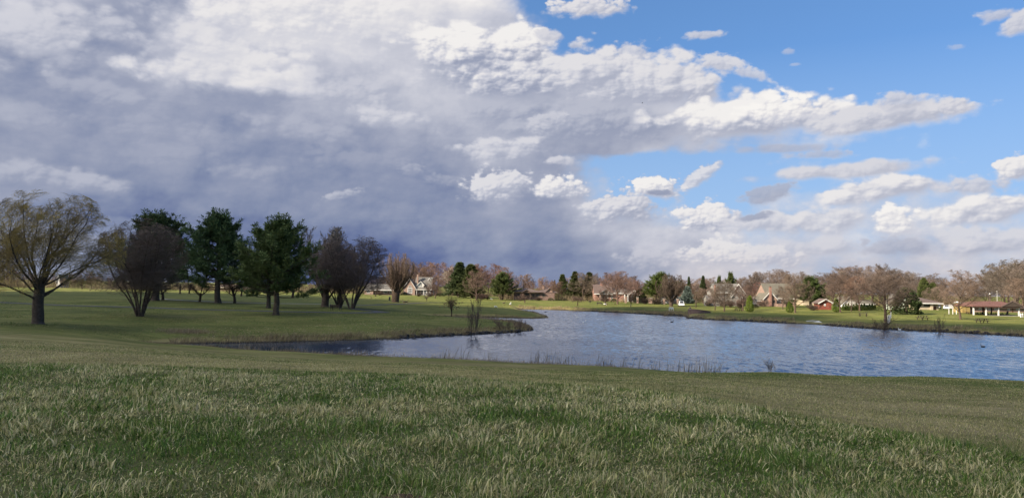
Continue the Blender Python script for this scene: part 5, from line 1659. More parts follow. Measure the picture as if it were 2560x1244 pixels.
h = House('h2', 'gabled_house', 'tall gabled brick house with white dormer and arched window right of the willow')
h.wall(1036, 1075, 721.5, 'brick_tan', 2.2, 8)
h.gable_side(1036, 1078, 721.5, 692, 'roof_grey', 0.4, 12, 0.3, 'white', 'brick_tan')
h.gable_front(1009, 1037.4, 718, 697, 'brick_tan', 'roof_grey', 0.0, 9, 'white')
h.gable_front(1054, 1086, 719, 694, 'brick_tan', 'roof_grey', 5.0, 8, 'white', bot=None)
h.gable_front(1043.5, 1058, 710, 702.5, 'white', 'roof_grey', 0.9, 5, 'white', 0.5, bot=716.5, roofname='dormer_roof')
h.window(1047.5, 1050.2, 707, 715, 0.9, 1, 2)
h.window(1051.0, 1053.7, 707, 715, 0.9, 1, 2)
h.wall(1059.5, 1074.8, 722.6, 'white', 0.9, 2.0, name='bay_wall')
h.window(1060.5, 1064.5, 724, 733.5, 0.9, 1, 2)
h.window(1066, 1073.6, 724, 733.5, 0.9, 2, 2)
h.window(1018.5, 1030.5, 719, 732.5, 0.0, 4, 3, w_=0.2)
h.window(1021, 1028, 713.5, 718.6, 0.0, 3, 1)
h.window(1045.5, 1049.5, 723, 735, 2.2, 2, 1, name='french_door')
h.window(1051, 1056, 723, 735, 2.2, 2, 1, name='french_door')
h.post(1041, 721.3, 0.4)
h.post(1058.3, 721.3, 0.4)
h.wall(1037.6, 1059, 735.6, 'stone', 0.2, 1.98, name='porch_floor')
h.chimney(1039.2, 1043, 684.5, 712, 3.0, 1.1, 'brick_tan')
h.post(1081, 722, 4.2)

h = House('h3', 'ranch_house', 'long low dark brown house with wide hipped roof right of the lone pine')
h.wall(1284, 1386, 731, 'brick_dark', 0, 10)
h.hip(1282, 1352, 730, 719, 'roof_brown', -0.5, 11, 0.8)
h.hip(1342, 1390, 730.5, 720, 'roof_brown', 1.2, 9, 0.8, None, 5.0)
h.gable_front(1306, 1326, 729.5, 724, 'brick_dark', 'roof_brown', -2.5, 4.0, None, 0.6, bot=730.5)
for x in (1307, 1325): h.post(x, 729.6, -2.2, 0.3, 'dark_wood')
h.gable_front(1366, 1381, 727, 719.5, 'brick_tan', 'roof_brown', 0.8, 4.0, None, 0.5)
for a, b in ((1293, 1300), (1330, 1336), (1340, 1349), (1355, 1362)): h.window(a, b, 733, 741, 0.0, 3, 1, 'wood')
h.window(1310, 1322, 732, 746, 0.0, 3, 1, 'dark_wood', 'sliding_door')
h.window(1369.5, 1377.5, 731, 740, 0.8, 2, 1, 'wood')
h.chimney(1357, 1360, 713.5, 722, 5.0, 0.8, 'brick_tan')

h = House('h4', 'ranch_house', 'brick house with chimney and white pillared porch behind the rounded reddish tree')
h.wall(1487, 1560, 733, 'brick', 0, 9)
h.gable_side(1486, 1530, 733, 712, 'roof_brown', -0.6, 11, 0.5, 'white', 'brick')
h.hip(1500, 1598, 733, 722, 'roof_grey', 0.2, 8, 0.7, 'white')
h.gable_front(1500, 1527, 732.6, 724.5, 'grey_side', 'roof_grey', -1.4, 5, None, 0.5, bot=733.2)
h.gable_front(1573, 1594, 733, 724.5, 'white', 'roof_grey', -1.6, 5, 'white', 0.6, bot=734.5)
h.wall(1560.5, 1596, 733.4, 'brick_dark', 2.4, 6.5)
for x in (1560.6, 1568.5, 1579, 1585, 1590.5): h.post(x, 733.5, -1.2, 0.35)
h.window(1580, 1584, 736, 748, 2.4, 2, 1); h.window(1586, 1590, 736, 748, 2.4, 2, 1)
h.window(1516, 1520, 737, 745, 0.0, 2, 1); h.window(1503, 1508, 737, 745, 0.0, 2, 1)
h.window(1527, 1532, 737, 748, 0.0, 2, 1)
h.post(1500, 733.2, -1.1, 0.8, 'brick_tan')
h.chimney(1504, 1508.5, 707, 724, 4.0, 1.3)

h = House('h5', 'small_house', 'small gabled cottage with white trim behind the dark vase shaped tree')
h.wall(1656, 1680, 743, 'white', 1.5, 5)
h.gable_side(1655, 1690, 743, 735, 'roof_grey', 1.0, 6, 0.4, 'white')
h.gable_front(1678, 1698, 744.5, 735, 'brick_dark', 'roof_grey', 0.0, 7, 'white', 0.5)
h.window(1686.5, 1689, 743, 752, 0.0, 1, 2); h.window(1690.5, 1693, 743, 752, 0.0, 1, 2)
h.window(1660, 1668, 746, 753, 1.5, 3, 1)

h = House('h7', 'gabled_house', 'big grey roofed house with steep gables behind the open pale trunked tree')
h.wall(1784, 1826, 728.5, 'grey_side', 0, 9)
h.gable_side(1790, 1846, 728.5, 707.5, 'roof_grey', -0.5, 12, 0.4, 'white', 'grey_side')
h.gable_front(1825, 1862, 733, 708, 'grey_side', 'roof_grey', -1.0, 12, 'white', 0.4)
h.gable_front(1824, 1847, 738, 725, 'grey_side', 'roof_grey', -2.6, 5, 'white', 0.4)
h.wall(1765, 1795, 747, 'grey_side', -3, 6, name='garage_wall')
h.gable_side(1764, 1798, 747, 738, 'roof_grey', -3.4, 7, 0.4, None, 'grey_side')
h.window(1820.5, 1824, 731, 738, 0.0, 1, 2)
h.window(1796, 1802, 732, 738, 0.0, 2, 1); h.window(1810, 1816, 732, 738, 0.0, 2, 1)
h.window(1832, 1840, 733, 741, -2.6, 3, 2)
h.window(1785, 1790, 749, 756, -3.0, 2, 1)
h.window(1771, 1773.5, 747.8, 754, -3.0, 1, 1)
h.chimney(1784.5, 1787.5, 711, 760, -0.9, 0.85)

h = House('h8', 'gabled_house', 'house with tall brick chimney and tan roof left of the oval bare tree')
h.gable_front(1909, 1941.5, 745, 727.5, 'brick_tan', 'roof_olive', 0.0, 10, 'white', 0.4)
h.wall(1941.7, 1990, 743, 'brick_tan', 1.2, 9)
h.gable_side(1921, 1994, 742.5, 707, 'roof_olive', 0.9, 14, 0.3, 'white', 'brick_tan')
h.chimney(1922, 1927.6, 715.5, 764, -0.7, 0.69)
h.window(1915.5, 1919, 748, 757, 0.0, 1, 2, 'dark_wood'); h.window(1932, 1937.5, 748, 755, 0.0, 2, 2, 'dark_wood')
h.window(1946, 1955, 746, 755, 1.2, 4, 2); h.window(1962, 1972, 746, 755, 1.2, 4, 2)
h.wall(1897, 1912, 750, 'white', 3, 5)
h.gable_side(1896, 1914, 750, 741, 'roof_olive', 2.6, 6, 0.3, 'white', 'white')
h.window(1899, 1904, 752, 759, 3.0, 2, 2)
h.wall(1938, 1958, 757, 'brick_tan', -2.5, 1.5, name='garden_wall')

h = House('shed', 'red_shed', 'red shed with white trimmed low gable roof and small white window', 'shed')
h.gable_front(2048, 2078.5, 755.5, 747, 'red_board', 'roof_brown', 0.0, 4.2, 'white', 0.55)
h.window(2059.8, 2064.2, 758.2, 764, 0.0, 2, 2, w_=0.13)
h.door(2069, 2074.5, 758, 0.0, 'red_board')

h = House('h10', 'white_house', 'white gabled house above the row of small evergreens')
h.gable_front(2108, 2138, 757, 741.5, 'white', 'roof_olive', 0.0, 9, 'white', 0.4)
h.wall(2138, 2190, 760, 'white', 2.0, 7)
h.gable_side(2138, 2192, 759, 750, 'roof_olive', 1.6, 8, 0.3, 'white', 'white')
h.window(2114, 2118, 757, 764, 0.0, 2, 2); h.window(2128, 2132, 757, 764, 0.0, 2, 2)
h.window(2172, 2178, 761.5, 767, 2.0, 2, 2)
h.gable_side(2040, 2075, 752, 731, 'roof_olive', 14, 10, 0.3, None, 'cream')
h.wall(2042, 2073, 752, 'cream', 14, 10)

h = House('h12', 'tan_house', 'tan house with brown hipped roof and dark garage behind the white car')
h.wall(2290, 2327, 758.5, 'cream', 0, 9)
h.wall(2327.2, 2348, 758.5, 'cream', 0.4, 8.5, name='garage_wall')
h.hip(2288, 2350, 757.5, 743, 'roof_brown', -0.4, 10, 0.6, 'white')
h.window(2309, 2325, 760, 765, 0.0, 4, 1, 'dark_wood')
h.door(2330.5, 2342, 764, 0.4, 'brown_door')
h.post(2327.8, 758.4, -0.45, 0.8, 'cream')
h.gable_front(2270, 2296, 757, 737, 'green_side', 'roof_grey', 6, 8, 'white', 0.4)
h.window(2281, 2285, 748, 755, 6.0, 2, 2)

h = House('h14', 'yellow_outbuilding', 'low yellow boarded outbuilding left of the picnic shelter', 'outbuilding')
h.wall(2406, 2425, 761, 'yellow', 0, 5)
h.gable_side(2405, 2426, 761, 757, 'roof_olive', -0.3, 5.6, 0.3, None, 'yellow')
h.door(2412, 2415.5, 766, 0.0, 'yellow')

h = House('h15', 'long_low_building', 'long low tan building with brown roof behind the picnic shelter', 'building')
h.wall(2424, 2560, 767.5, 'brick_tan', 0, 8)
h.gable_side(2422, 2562, 767, 757, 'roof_brown', -0.4, 9, 0.5, None, 'brick_tan')
for x in (2447, 2470, 2486, 2518, 2540): h.window(x, x + 6, 769, 774, 0.0, 2, 1)
h.door(2459, 2462, 768.5); h.door(2530, 2533, 768.5)

# one plain red roofed house deep in the trees
THINGS['h6'] = (1712, 750, 2.0)
h = House('h6', 'red_roofed_house', 'house with dull red roof deep among the trees behind the blue spruce')
h.wall(1694, 1736, 722, 'brick_dark', 0, 8)
h.hip(1692, 1738, 721, 708, 'roof_red', -0.3, 9, 0.5)
h.window(1700, 1706, 726, 734, 0.0, 2, 2); h.window(1722, 1728, 726, 734, 0.0, 2, 2)
THINGS['h0'] = (146, 718, 2.4)
h = House('h0', 'white_house', 'small white gabled house far behind the big willow')
h.gable_front(141, 150, 701, 686, 'white', 'roof_grey', 0.0, 8, 'white', 0.4)
h.window(144, 147, 697, 702, 0.0, 2, 2)
THINGS['h00'] = (600, 726, 2.3)
h = House('h00', 'long_low_building', 'long low pinkish building far off seen under the near pines', 'building')
h.wall(548, 655, 717.5, 'brick_tan', 0, 10)
h.gable_side(546, 657, 717.5, 711, 'roof_brown', -0.4, 11, 0.5, 'white', 'brick_tan')
for x in (560, 580, 612, 634): h.window(x, x + 8, 718.8, 723, 0.0, 3, 1)

# brick fence with pillars and dark iron panels
fe = empty('brick_pillar_fence', spot('h4') + Vector((0, 0, 0)), 0, 'brick pillars joined by dark iron fence panels on the far lawn', 'fence')
PIL = [(1564.5, 756.5, 739), (1594, 757, 742), (1623.5, 757.5, 744), (1628.5, 757.8, 744), (1660.5, 760, 745), (1694.5, 760, 746)]
pp = []
for px, by, ty in PIL:
    p = at_z(px, by, 1.5); p.z = gz(p.x, p.y)
    s = p.y / FPX
    q = p - fe.location
    hh = (by - ty) * s
    o = MB().box(q.x - .33, q.x + .33, q.y, q.y + .66, q.z - 0.3, q.z + hh - 0.14).build('pillar', M['brick_tan'], fe)
    MB().box(q.x - .42, q.x + .42, q.y - .09, q.y + .75, q.z + hh - 0.14, q.z + hh).build('cap', M['concrete'], o)
    pp.append((q, hh))
for (q0, h0), (q1, h1) in zip(pp, pp[1:]):
    if (q1 - q0).length < 1.5: continue
    mb = MB()
    a, b = q0 + Vector((0.36, 0.33, 0)), q1 + Vector((-0.36, 0.33, 0))
    n = int((b - a).length / 0.32)
    for k in range(n + 1):
        c = a.lerp(b, k / n)
        mb.bar(c, c + Vector((0, 0, 1.35)), 0.045)
    for z in (0.2, 1.25): mb.bar(a + Vector((0, 0, z)), b + Vector((0, 0, z)), 0.07)
    mb.build('iron_panel', M['metal'], fe)

# low dark rail fence at the far field edge
p = spot('rail')
rf = empty('rail_fence', p, 0, 'low dark rail fence with slanted legs at the far field edge', 'fence')
s = p.y / FPX
for z in (0.6, 1.15): MB().bar((-38 * s, 0, z), (38 * s, 0, z), 0.22, 0.16).build('rail', M['dark_wood'], rf)
for k in range(6):
    x = (-33 + 13.2 * k) * s
    MB().bar((x - 0.7, 0.2, -0.1), (x + 0.45, 0.2, 1.1), 0.16).build('slanted_leg', M['dark_wood'], rf)

# ------------------------------------------------------------------ picnic shelter
p = spot('shelter')
s = p.y / FPX
sh = empty('picnic_shelter', p, 0, 'open picnic shelter with brown roof on white posts by the lake', 'shelter')
def SX(px): return (px - 2492) * s
def SZ(py): return (789 - py) * s
MB().box(SX(2430), SX(2549), -0.6, 8.6, -0.3, 0.06).build('floor_slab', M['concrete'], sh)
for px, y in ((2434, -0.2), (2465, -0.2), (2496, -0.2), (2547, -0.2)):
    MB().box(SX(px) - .15, SX(px) + .15, y, y + .3, 0.05, SZ(768.3)).build('post', M['white'], sh)
for px in (2440, 2471, 2502, 2524, 2540):
    MB().box(SX(px) - .12, SX(px) + .12, 7.8, 8.05, 0.05, SZ(768.3)).build('post', M['dark_wood'], sh)
MB().box(SX(2432), SX(2549), -0.25, 0.05, SZ(768.3), SZ(766.8)).build('beam', M['dark_wood'], sh)
MB().box(SX(2432), SX(2549), 7.85, 8.1, SZ(768.3), SZ(766.8)).build('beam', M['dark_wood'], sh)
# the long roof runs left to right, its near right end is a dark boarded gable
a, b, g0 = SX(2428), SX(2553.5), SX(2496)
e, k = SZ(767), SZ(753.5)
mb = MB().add([(a, -0.9, e), (g0, -0.9, e), (b, -0.9, e), (b, 9, e), (a, 9, e), (SX(2452), 4, k), (SX(2525), 4.0, k + 0.05),
               (a, -0.9, e + .2), (b, -0.9, e + .2), (b, 9, e + .2), (a, 9, e + .2), (g0, -0.9, e + .2)],
              [(0, 4, 3, 2, 1), (0, 1, 11, 7), (1, 2, 8, 11), (2, 3, 9, 8), (3, 4, 10, 9), (4, 0, 7, 10), (7, 11, 6, 5), (8, 9, 6), (9, 10, 5, 6), (10, 7, 5), (11, 8, 6)])
mb.build('roof', M['roof_red'], sh)
gx = SX(2525)
mb = MB().prism([(SX(2498), e + 0.1), (b, e + 0.1), (gx, k + 0.10)], -1.15, -0.92)
mb.build('gable_board', M['dark_wood'], sh)
mb = MB()
for x0, x1 in ((SX(2496.5), gx), (gx, SX(2556))):
    mb.bar((x0, -1.2, e + 0.08 if x0 != gx else k + 0.2), (x1, -1.2, k + 0.2 if x1 == gx else e + 0.08), 0.12, 0.25)
mb.build('fascia', M['roof_brown'], sh)


def picnic_table(label, p, rz, grp, mt='dark_wood', sc=1.0):
    t = empty('picnic_table', p, rz, label, 'picnic table', grp)
    t.scale = (sc,) * 3
    MB().box(-0.95, 0.95, -0.38, 0.38, 0.72, 0.78).build('table_top', M[mt], t, 0.01)
    for sg in (-1, 1): MB().box(-0.95, 0.95, sg * 0.72 - 0.14, sg * 0.72 + 0.14, 0.42, 0.47).build('seat', M[mt], t, 0.01)
    for x in (-0.62, 0.62):
        MB().bar((x, -0.62, 0.0), (x, -0.25, 0.72), 0.09).bar((x, 0.62, 0.0), (x, 0.25, 0.72), 0.09).bar((x, -0.8, 0.40), (x, 0.8, 0.40), 0.09).build('leg_frame', M[mt], t)
    return t


TG = 'picnic tables on the lawn across the lake'
picnic_table('dark picnic table left of the taller pointed arborvitae', spot('table_a'), 0.25, TG, sc=1.1)
picnic_table('dark picnic table on the shaded lawn above the concrete ramp', spot('table_b'), -0.3, TG, sc=1.15)
picnic_table('dark picnic table right of the wide waterside tree', spot('table_c'), 0.3, TG, sc=1.2)
picnic_table('dark picnic table on open lawn in front of the picnic shelter', spot('table_d'), 0.05, TG, sc=1.2)
for k, (x, y) in enumerate(((2454, 3.0), (2456, 5.8), (2474, 2.2), (2484, 2.2), (2487, 5.0), (2506, 2.4), (2525, 2.2))):
    picnic_table(['picnic table under the left end of the shelter roof, front row', 'picnic table under the left end of the shelter roof, back row', 'picnic table just right of the second white post', 'picnic table left of the third white post',
                  'picnic table in the back row left of the third white post', 'picnic table just right of the third white post', 'picnic table where the dark clothed person sits under the shelter'][k],
                 sh.location + Vector((SX(x), y, 0.06)), 0.2 * (k % 3 - 1), 'picnic tables under the shelter roof')


# ------------------------------------------------------------------ people
def person(name, label, loc, rz, joints, mats, sc=1.0):
    """a seated figure grown as one skin; joints: name -> (parent, xyz, radius); mats: (skin, top, trousers)"""
    me = bpy.data.meshes.new(name)
    names = list(joints)
    me.from_pydata([joints[n][1] for n in names], [(names.index(joints[n][0]), names.index(n)) for n in names if joints[n][0]], [])
    o = link(name, me)
    o.modifiers.new('skin', 'SKIN')
    for i, n in enumerate(names):
        sv = me.skin_vertices[0].data[i]
        sv.radius = (joints[n][2],) * 2
        sv.use_root = i == 0
    o.modifiers.new('sub', 'SUBSURF').levels = 1
    o.modifiers['sub'].render_levels = 1
    dg = bpy.context.evaluated_depsgraph_get()
    m2 = bpy.data.meshes.new_from_object(o.evaluated_get(dg))
    o.modifiers.clear()
    o.data = m2
    m2.materials.clear()
    for q in mats: m2.materials.append(q)
    J = [(Vector(joints[n][1]), n) for n in names]
    for f in m2.polygons:
        c = f.center
        n = min(J, key=lambda a: (a[0] - c).length)[1]
        f.material_index = 0 if n[:4] in ('head', 'neck', 'hand', 'fing', 'thum', 'nose') else (2 if n[:3] in ('hip', 'kne', 'ank', 'toe', 'pel') else 1)
        f.use_smooth = True
    o.location, o.rotation_euler, o.scale = loc, (0, 0, rz), (sc,) * 3
    return tag(o, label, 'person')


def sit_joints(arm_fwd=0.3):
    j = {'pelvis': (None, (0, 0, 0.50), 0.15), 'waist': ('pelvis', (0, -0.02, 0.68), 0.135), 'chest': ('waist', (0, -0.04, 0.90), 0.155), 'neck': ('chest', (0, -0.05, 1.06), 0.06),
         'head_low': ('neck', (0, -0.07, 1.13), 0.075), 'head_mid': ('head_low', (0, -0.07, 1.21), 0.095), 'head_top': ('head_mid', (0, -0.06, 1.29), 0.075), 'nose': ('head_mid', (0, -0.185, 1.19), 0.02)}
    for s_, t in ((-1, 'l'), (1, 'r')):
        j['shoulder' + t] = ('chest', (s_ * 0.19, -0.03, 0.97), 0.07)
        j['elbow' + t] = ('shoulder' + t, (s_ * 0.25, -0.10, 0.70), 0.05)
        j['wrist' + t] = ('elbow' + t, (s_ * 0.16, -0.10 - arm_fwd, 0.72), 0.035)
        j['hand' + t] = ('wrist' + t, (s_ * 0.14, -0.18 - arm_fwd, 0.73), 0.032)
        for q in range(4): j['finger%s%d' % (t, q)] = ('hand' + t, (s_ * (0.11 + 0.02 * q), -0.26 - arm_fwd + 0.008 * abs(q - 1), 0.715), 0.009)
        j['thumb' + t] = ('wrist' + t, (s_ * 0.10, -0.17 - arm_fwd, 0.735), 0.010)
        j['hip' + t] = ('pelvis', (s_ * 0.10, -0.06, 0.48), 0.10)
        j['knee' + t] = ('hip' + t, (s_ * 0.13, -0.47, 0.49), 0.075)
        j['ankle' + t] = ('knee' + t, (s_ * 0.12, -0.44, 0.09), 0.048)
        j['toe' + t] = ('ankle' + t, (s_ * 0.13, -0.60, 0.04), 0.04)
    return j


M.update(skin=mat('skin', (0.45, 0.28, 0.21), 0.6, 0.1, 8), dark_cloth=mat('dark_cloth', (0.025, 0.025, 0.03), 0.9, 0.2, 8), grey_cloth=mat('light_grey_cloth', (0.50, 0.49, 0.48), 0.9, 0.2, 8), hair=mat('dark_hair', (0.03, 0.02, 0.015), 0.8, 0.2, 10))


def hair(o, mt):
    MB().ball((0, -0.045, 1.245), 0.105, 0.10, 10, 7).build('hair', mt, o, smooth=True)


o = person('person', 'person in dark clothes sitting at a picnic table under the shelter', sh.location + Vector((SX(2527), 1.3, 0.06)), 3.3, sit_joints(0.2), (M['skin'], M['dark_cloth'], M['dark_cloth']), 1.1); hair(o, M['hair'])

# brick edged mound and the figure at its end
p = spot('brickwall')
s = p.y / FPX
bw = empty('retaining_wall', p, 0, 'low curved brick retaining wall around the mound by the water', 'wall')
n = 26
out, top = [], []
mb, cp = MB(), MB()
for k in range(n + 1):
    t = k / n
    x = (-27 + 58 * t) * s
    y = 1.9 * (2 * t - 0.9) ** 2 - 0.4
    hh = (9.5 - 5.5 * t ** 1.6) * s
    out.append((x, y, hh))
vs, fs, cv = [], [], []
for x, y, hh in out:
    g_ = gz(p.x + x, p.y + y) - p.z - 0.3
    vs += [(x, y, g_), (x, y, hh), (x, y + 0.4, hh), (x, y + 0.4, g_)]
    cv += [(x, y - .06, hh + .002), (x, y - .06, hh + .11), (x, y + .46, hh + .11), (x, y + .46, hh + .002)]
for k in range(n):
    for i in range(4): fs.append((k * 4 + i, k * 4 + (i + 1) % 4, k * 4 + 4 + (i + 1) % 4, k * 4 + 4 + i))
fs += [(0, 1, 2, 3), (n * 4 + 3, n * 4 + 2, n * 4 + 1, n * 4)]
MB().add(vs, fs).build('brick_face', M['brick_dark'], bw)
MB().add(cv, fs).build('coping', M['brick_dark'], bw)
q = spot('person_a')
o = person('person', 'person in dark top and pale trousers sitting beside the brick edged mound', q + Vector((0, -0.2, 0.05)), 0.5, sit_joints(0.3), (M['skin'], M['dark_cloth'], M['grey_cloth']), 1.0); hair(o, M['hair'])
st = empty('folding_stool', q + Vector((0, -0.2, 0)), 0.5, 'small dark stool under the person beside the brick edged mound', 'stool')
MB().box(-.2, .2, -.16, .2, .33, .38).build('seat', M['metal'], st)
for sg in (-1, 1): MB().bar((sg * .18, -.14, 0), (sg * .18, .16, .33), .03).bar((sg * .18, .16, 0), (sg * .18, -.14, .33), .03).build('leg', M['metal'], st)

# ------------------------------------------------------------------ park furniture
def park_bench(label, p, rz, mt='dark_wood', sc=1.0):
    t = empty('park_bench', p, rz, label, 'bench')
    t.scale = (sc,) * 3
    mb = MB()
    for k in range(3): mb.box(-0.9, 0.9, -0.25 + 0.16 * k, -0.12 + 0.16 * k, 0.42, 0.46)
    mb.build('seat', M[mt], t)
    mb = MB()
    for k in range(3): mb.add([(-0.9, 0.24 + .05 * k, 0.52 + .13 * k), (0.9, 0.24 + .05 * k, 0.52 + .13 * k), (0.9, 0.28 + .05 * k, 0.63 + .13 * k), (-0.9, 0.28 + .05 * k, 0.63 + .13 * k),
                               (-0.9, 0.27 + .05 * k, 0.51 + .13 * k), (0.9, 0.27 + .05 * k, 0.51 + .13 * k), (0.9, 0.31 + .05 * k, 0.62 + .13 * k), (-0.9, 0.31 + .05 * k, 0.62 + .13 * k)],
                              [(0, 1, 2, 3), (7, 6, 5, 4), (0, 4, 5, 1), (1, 5, 6, 2), (2, 6, 7, 3), (3, 7, 4, 0)])
    mb.build('backrest', M[mt], t)
    for x in (-0.8, 0.8):
        MB().bar((x, -0.24, 0), (x, -0.24, 0.62), 0.07).bar((x, -0.24, 0.62), (x, 0.24, 0.62), 0.06).bar((x, 0.2, 0), (x, 0.36, 0.92), 0.07).bar((x, -0.2, 0.38), (x, 0.2, 0.38), 0.06).build('leg_frame', M['metal'], t)
    return t


park_bench('dark slatted park bench on the near lawn beside the path', spot('bench'), 2.75, sc=1.25)
park_bench('small dark bench on the far lawn before the brick house', spot('bench_b'), 0.2, sc=1.0)


def litter_bin(label, p, h_=1.0, mt='metal'):
    t = empty('litter_bin', p, 0, label, 'bin')
    MB().tube([(0, 0, 0.25), (0, 0, 0.3), (0, 0, h_ - 0.08), (0, 0, h_)], [0.26, 0.30, 0.31, 0.28], 12).build('drum', M[mt], t)
    MB().tube([(0, 0, h_), (0, 0, h_ + 0.08), (0, 0, h_ + 0.14)], [0.33, 0.31, 0.12], 12).build('lid', M['metal'], t)
    for sg in (-1, 1): MB().bar((sg * .2, 0, -0.1), (sg * .2, 0, .3), .05).build('leg', M['metal'], t)
    return t


litter_bin('dark litter bin on legs left of the thick trunked willow', spot('bin_a'), 1.25)
litter_bin('brown litter bin on the lawn before the long brown house', spot('bin_b'), 0.85, 'wood')
o = litter_bin('pale bin beside the yellow outbuilding', spot('bin_c'), 0.9, 'cream')
for k, lb in (('bollard_a', 'white bollard nearest the right shelter post'), ('bollard_b', 'white bollard farther right of the shelter')):
    t = empty('bollard', spot(k), 0, lb, 'bollard', 'white bollards right of the shelter')
    MB().tube([(0, 0, -.1), (0, 0, .85), (0, 0, .93), (0, 0, .96)], [.17, .17, .13, .05], 10).build('shaft', M['white'], t)
    MB().tube([(0, 0, .62), (0, 0, .70)], [.178, .178], 10).build('band', M['steel'], t)
t = empty('barbecue_grill', spot('grill'), 0.4, 'black park grill on a post before the spruces', 'grill')
MB().bar((0, 0, -.1), (0, 0, .8), .08).build('post', M['metal'], t)
MB().add([(-.4, -.25, .8), (.4, -.25, .8), (.4, .25, .8), (-.4, .25, .8), (-.45, -.3, 1.12), (.45, -.3, 1.12), (.45, .3, 1.12), (-.45, .3, 1.12)],
         [(3, 2, 1, 0), (4, 5, 6, 7), (0, 1, 5, 4), (1, 2, 6, 5), (2, 3, 7, 6), (3, 0, 4, 7)]).build('fire_box', M['metal'], t)

# white lifeguard style stand, white twin posts, notice board
p = spot('stand'); s = p.y / FPX
t = empty('notice_stand', p, 0, 'white board on white legs standing at the water left of the brick mound', 'sign')
for x in (-5.2, 1.0, 5.2): MB().bar((x * s, 0, -.1), (x * s, 0, 11.2 * s), .12).build('leg', M['white'], t)
MB().box(-4.2 * s, 5.5 * s, -.08, -.03, 7.8 * s, 11.6 * s).build('board', M['white'], t)
MB().bar((-5.2 * s, 0, 4.0 * s), (1.0 * s, 0, 4.0 * s), .09).bar((-3.8 * s, 0, 2.0 * s), (1.0 * s, 0, 2.0 * s), .08).build('rung', M['white'], t)
MB().bar((-5.4 * s, 0, 11.7 * s), (5.6 * s, 0, 11.7 * s), .1).build('top_rail', M['white'], t)
p = spot('posts'); s = p.y / FPX
t = empty('twin_post_stand', p, 0, 'pale twin posts with a boxed white top at the water', 'post')
for x in (-1.9, 1.5): MB().box(x * s - .11, x * s + .11, 0, .2, -.1, 20 * s).build('post', M['white'], t)
MB().box(-3.0 * s, 2.8 * s, -.12, -.01, 13 * s, 20.5 * s).build('board', M['white'], t)
MB().box(3.0 * s, 5.2 * s, -.05, .12, 13.5 * s, 21 * s).build('box', M['white'], t)
MB().bar((4.6 * s, 0.04, 21 * s), (4.6 * s, .04, 28 * s), .1).build('rod', M['white'], t)
p = spot('board'); s = p.y / FPX
t = empty('notice_board', p, 0, 'blank white notice board on tall white posts left of the round tree', 'sign')
for x in (-3.6, 6, 15): MB().bar((x * s, 0, -.1), (x * s, 0, (22 if x < 10 else 12) * s), .14).build('post', M['white'], t)
MB().box(-2.8 * s, 7.2 * s, -.12, -.072, 14.5 * s, 23 * s).build('board', M['white'], t)
MB().box(-3.4 * s, 7.8 * s, -.15, .1, 23 * s, 24 * s).build('board_cap', M['white'], t)
for px, py, ty, Y, lb in ((2493, 770, 728, 330, 'pale lamp post with white top rising behind the shelter roof'), (2475, 770, 734, 340, 'lamp post with round white globe behind the left half of the shelter roof'),
                          (2416, 770, 734, 330, 'lamp post with white globe seen through the round tree left of the shelter')):
    p = at_y(px, py, Y); p.z = gz(p.x, p.y)
    t = empty('street_lamp', p, 0, lb, 'lamp post', 'lamp posts behind the shelter')
    hh = at_y(px, ty, Y).z - p.z
    MB().tube([(0, 0, -.1), (0, 0, .5), (0, 0, hh - .3)], [.10, .08, .055], 8).build('pole', M['white' if px == 2493 else 'wood'], t)
    MB().ball((0, 0, hh), .26, .30).build('globe', M['white'], t, smooth=True)

# concrete ramp at the water
q = [at_z(x, y, z) for x, y, z in ((2007, 807.2, 0.04), (2061, 811.0, 0.04), (2047, 803.0, 0.55), (2030, 801.8, 0.60), (2019, 802.8, 0.5))]
n = len(q)
vs = [(v.x, v.y, v.z + 0.16) for v in q] + [(v.x, v.y, v.z - 0.5) for v in q]
o = MB().add(vs, [tuple(range(n)), tuple(range(2 * n - 1, n - 1, -1))] + [(i, i + n, (i + 1) % n + n, (i + 1) % n) for i in range(n)]).build('boat_ramp', mat('pale_concrete', (0.62, 0.60, 0.54), 0.9, 0.15, 1.0))
tag(o, 'pale concrete boat ramp sloping into the lake', 'ramp')

# ------------------------------------------------------------------ cars on the far street
M.update(car=mat('car_paint', (0.8, 0.8, 0.8), 0.3, 0.03, 0.5, 0.5, tint=True), lampglass=mat('lamp_glass', (0.6, 0.58, 0.5), 0.15, 0.05, 1, 0.5), tail=mat('tail_light', (0.35, 0.02, 0.02), 0.2, 0.05, 1, 0.5))


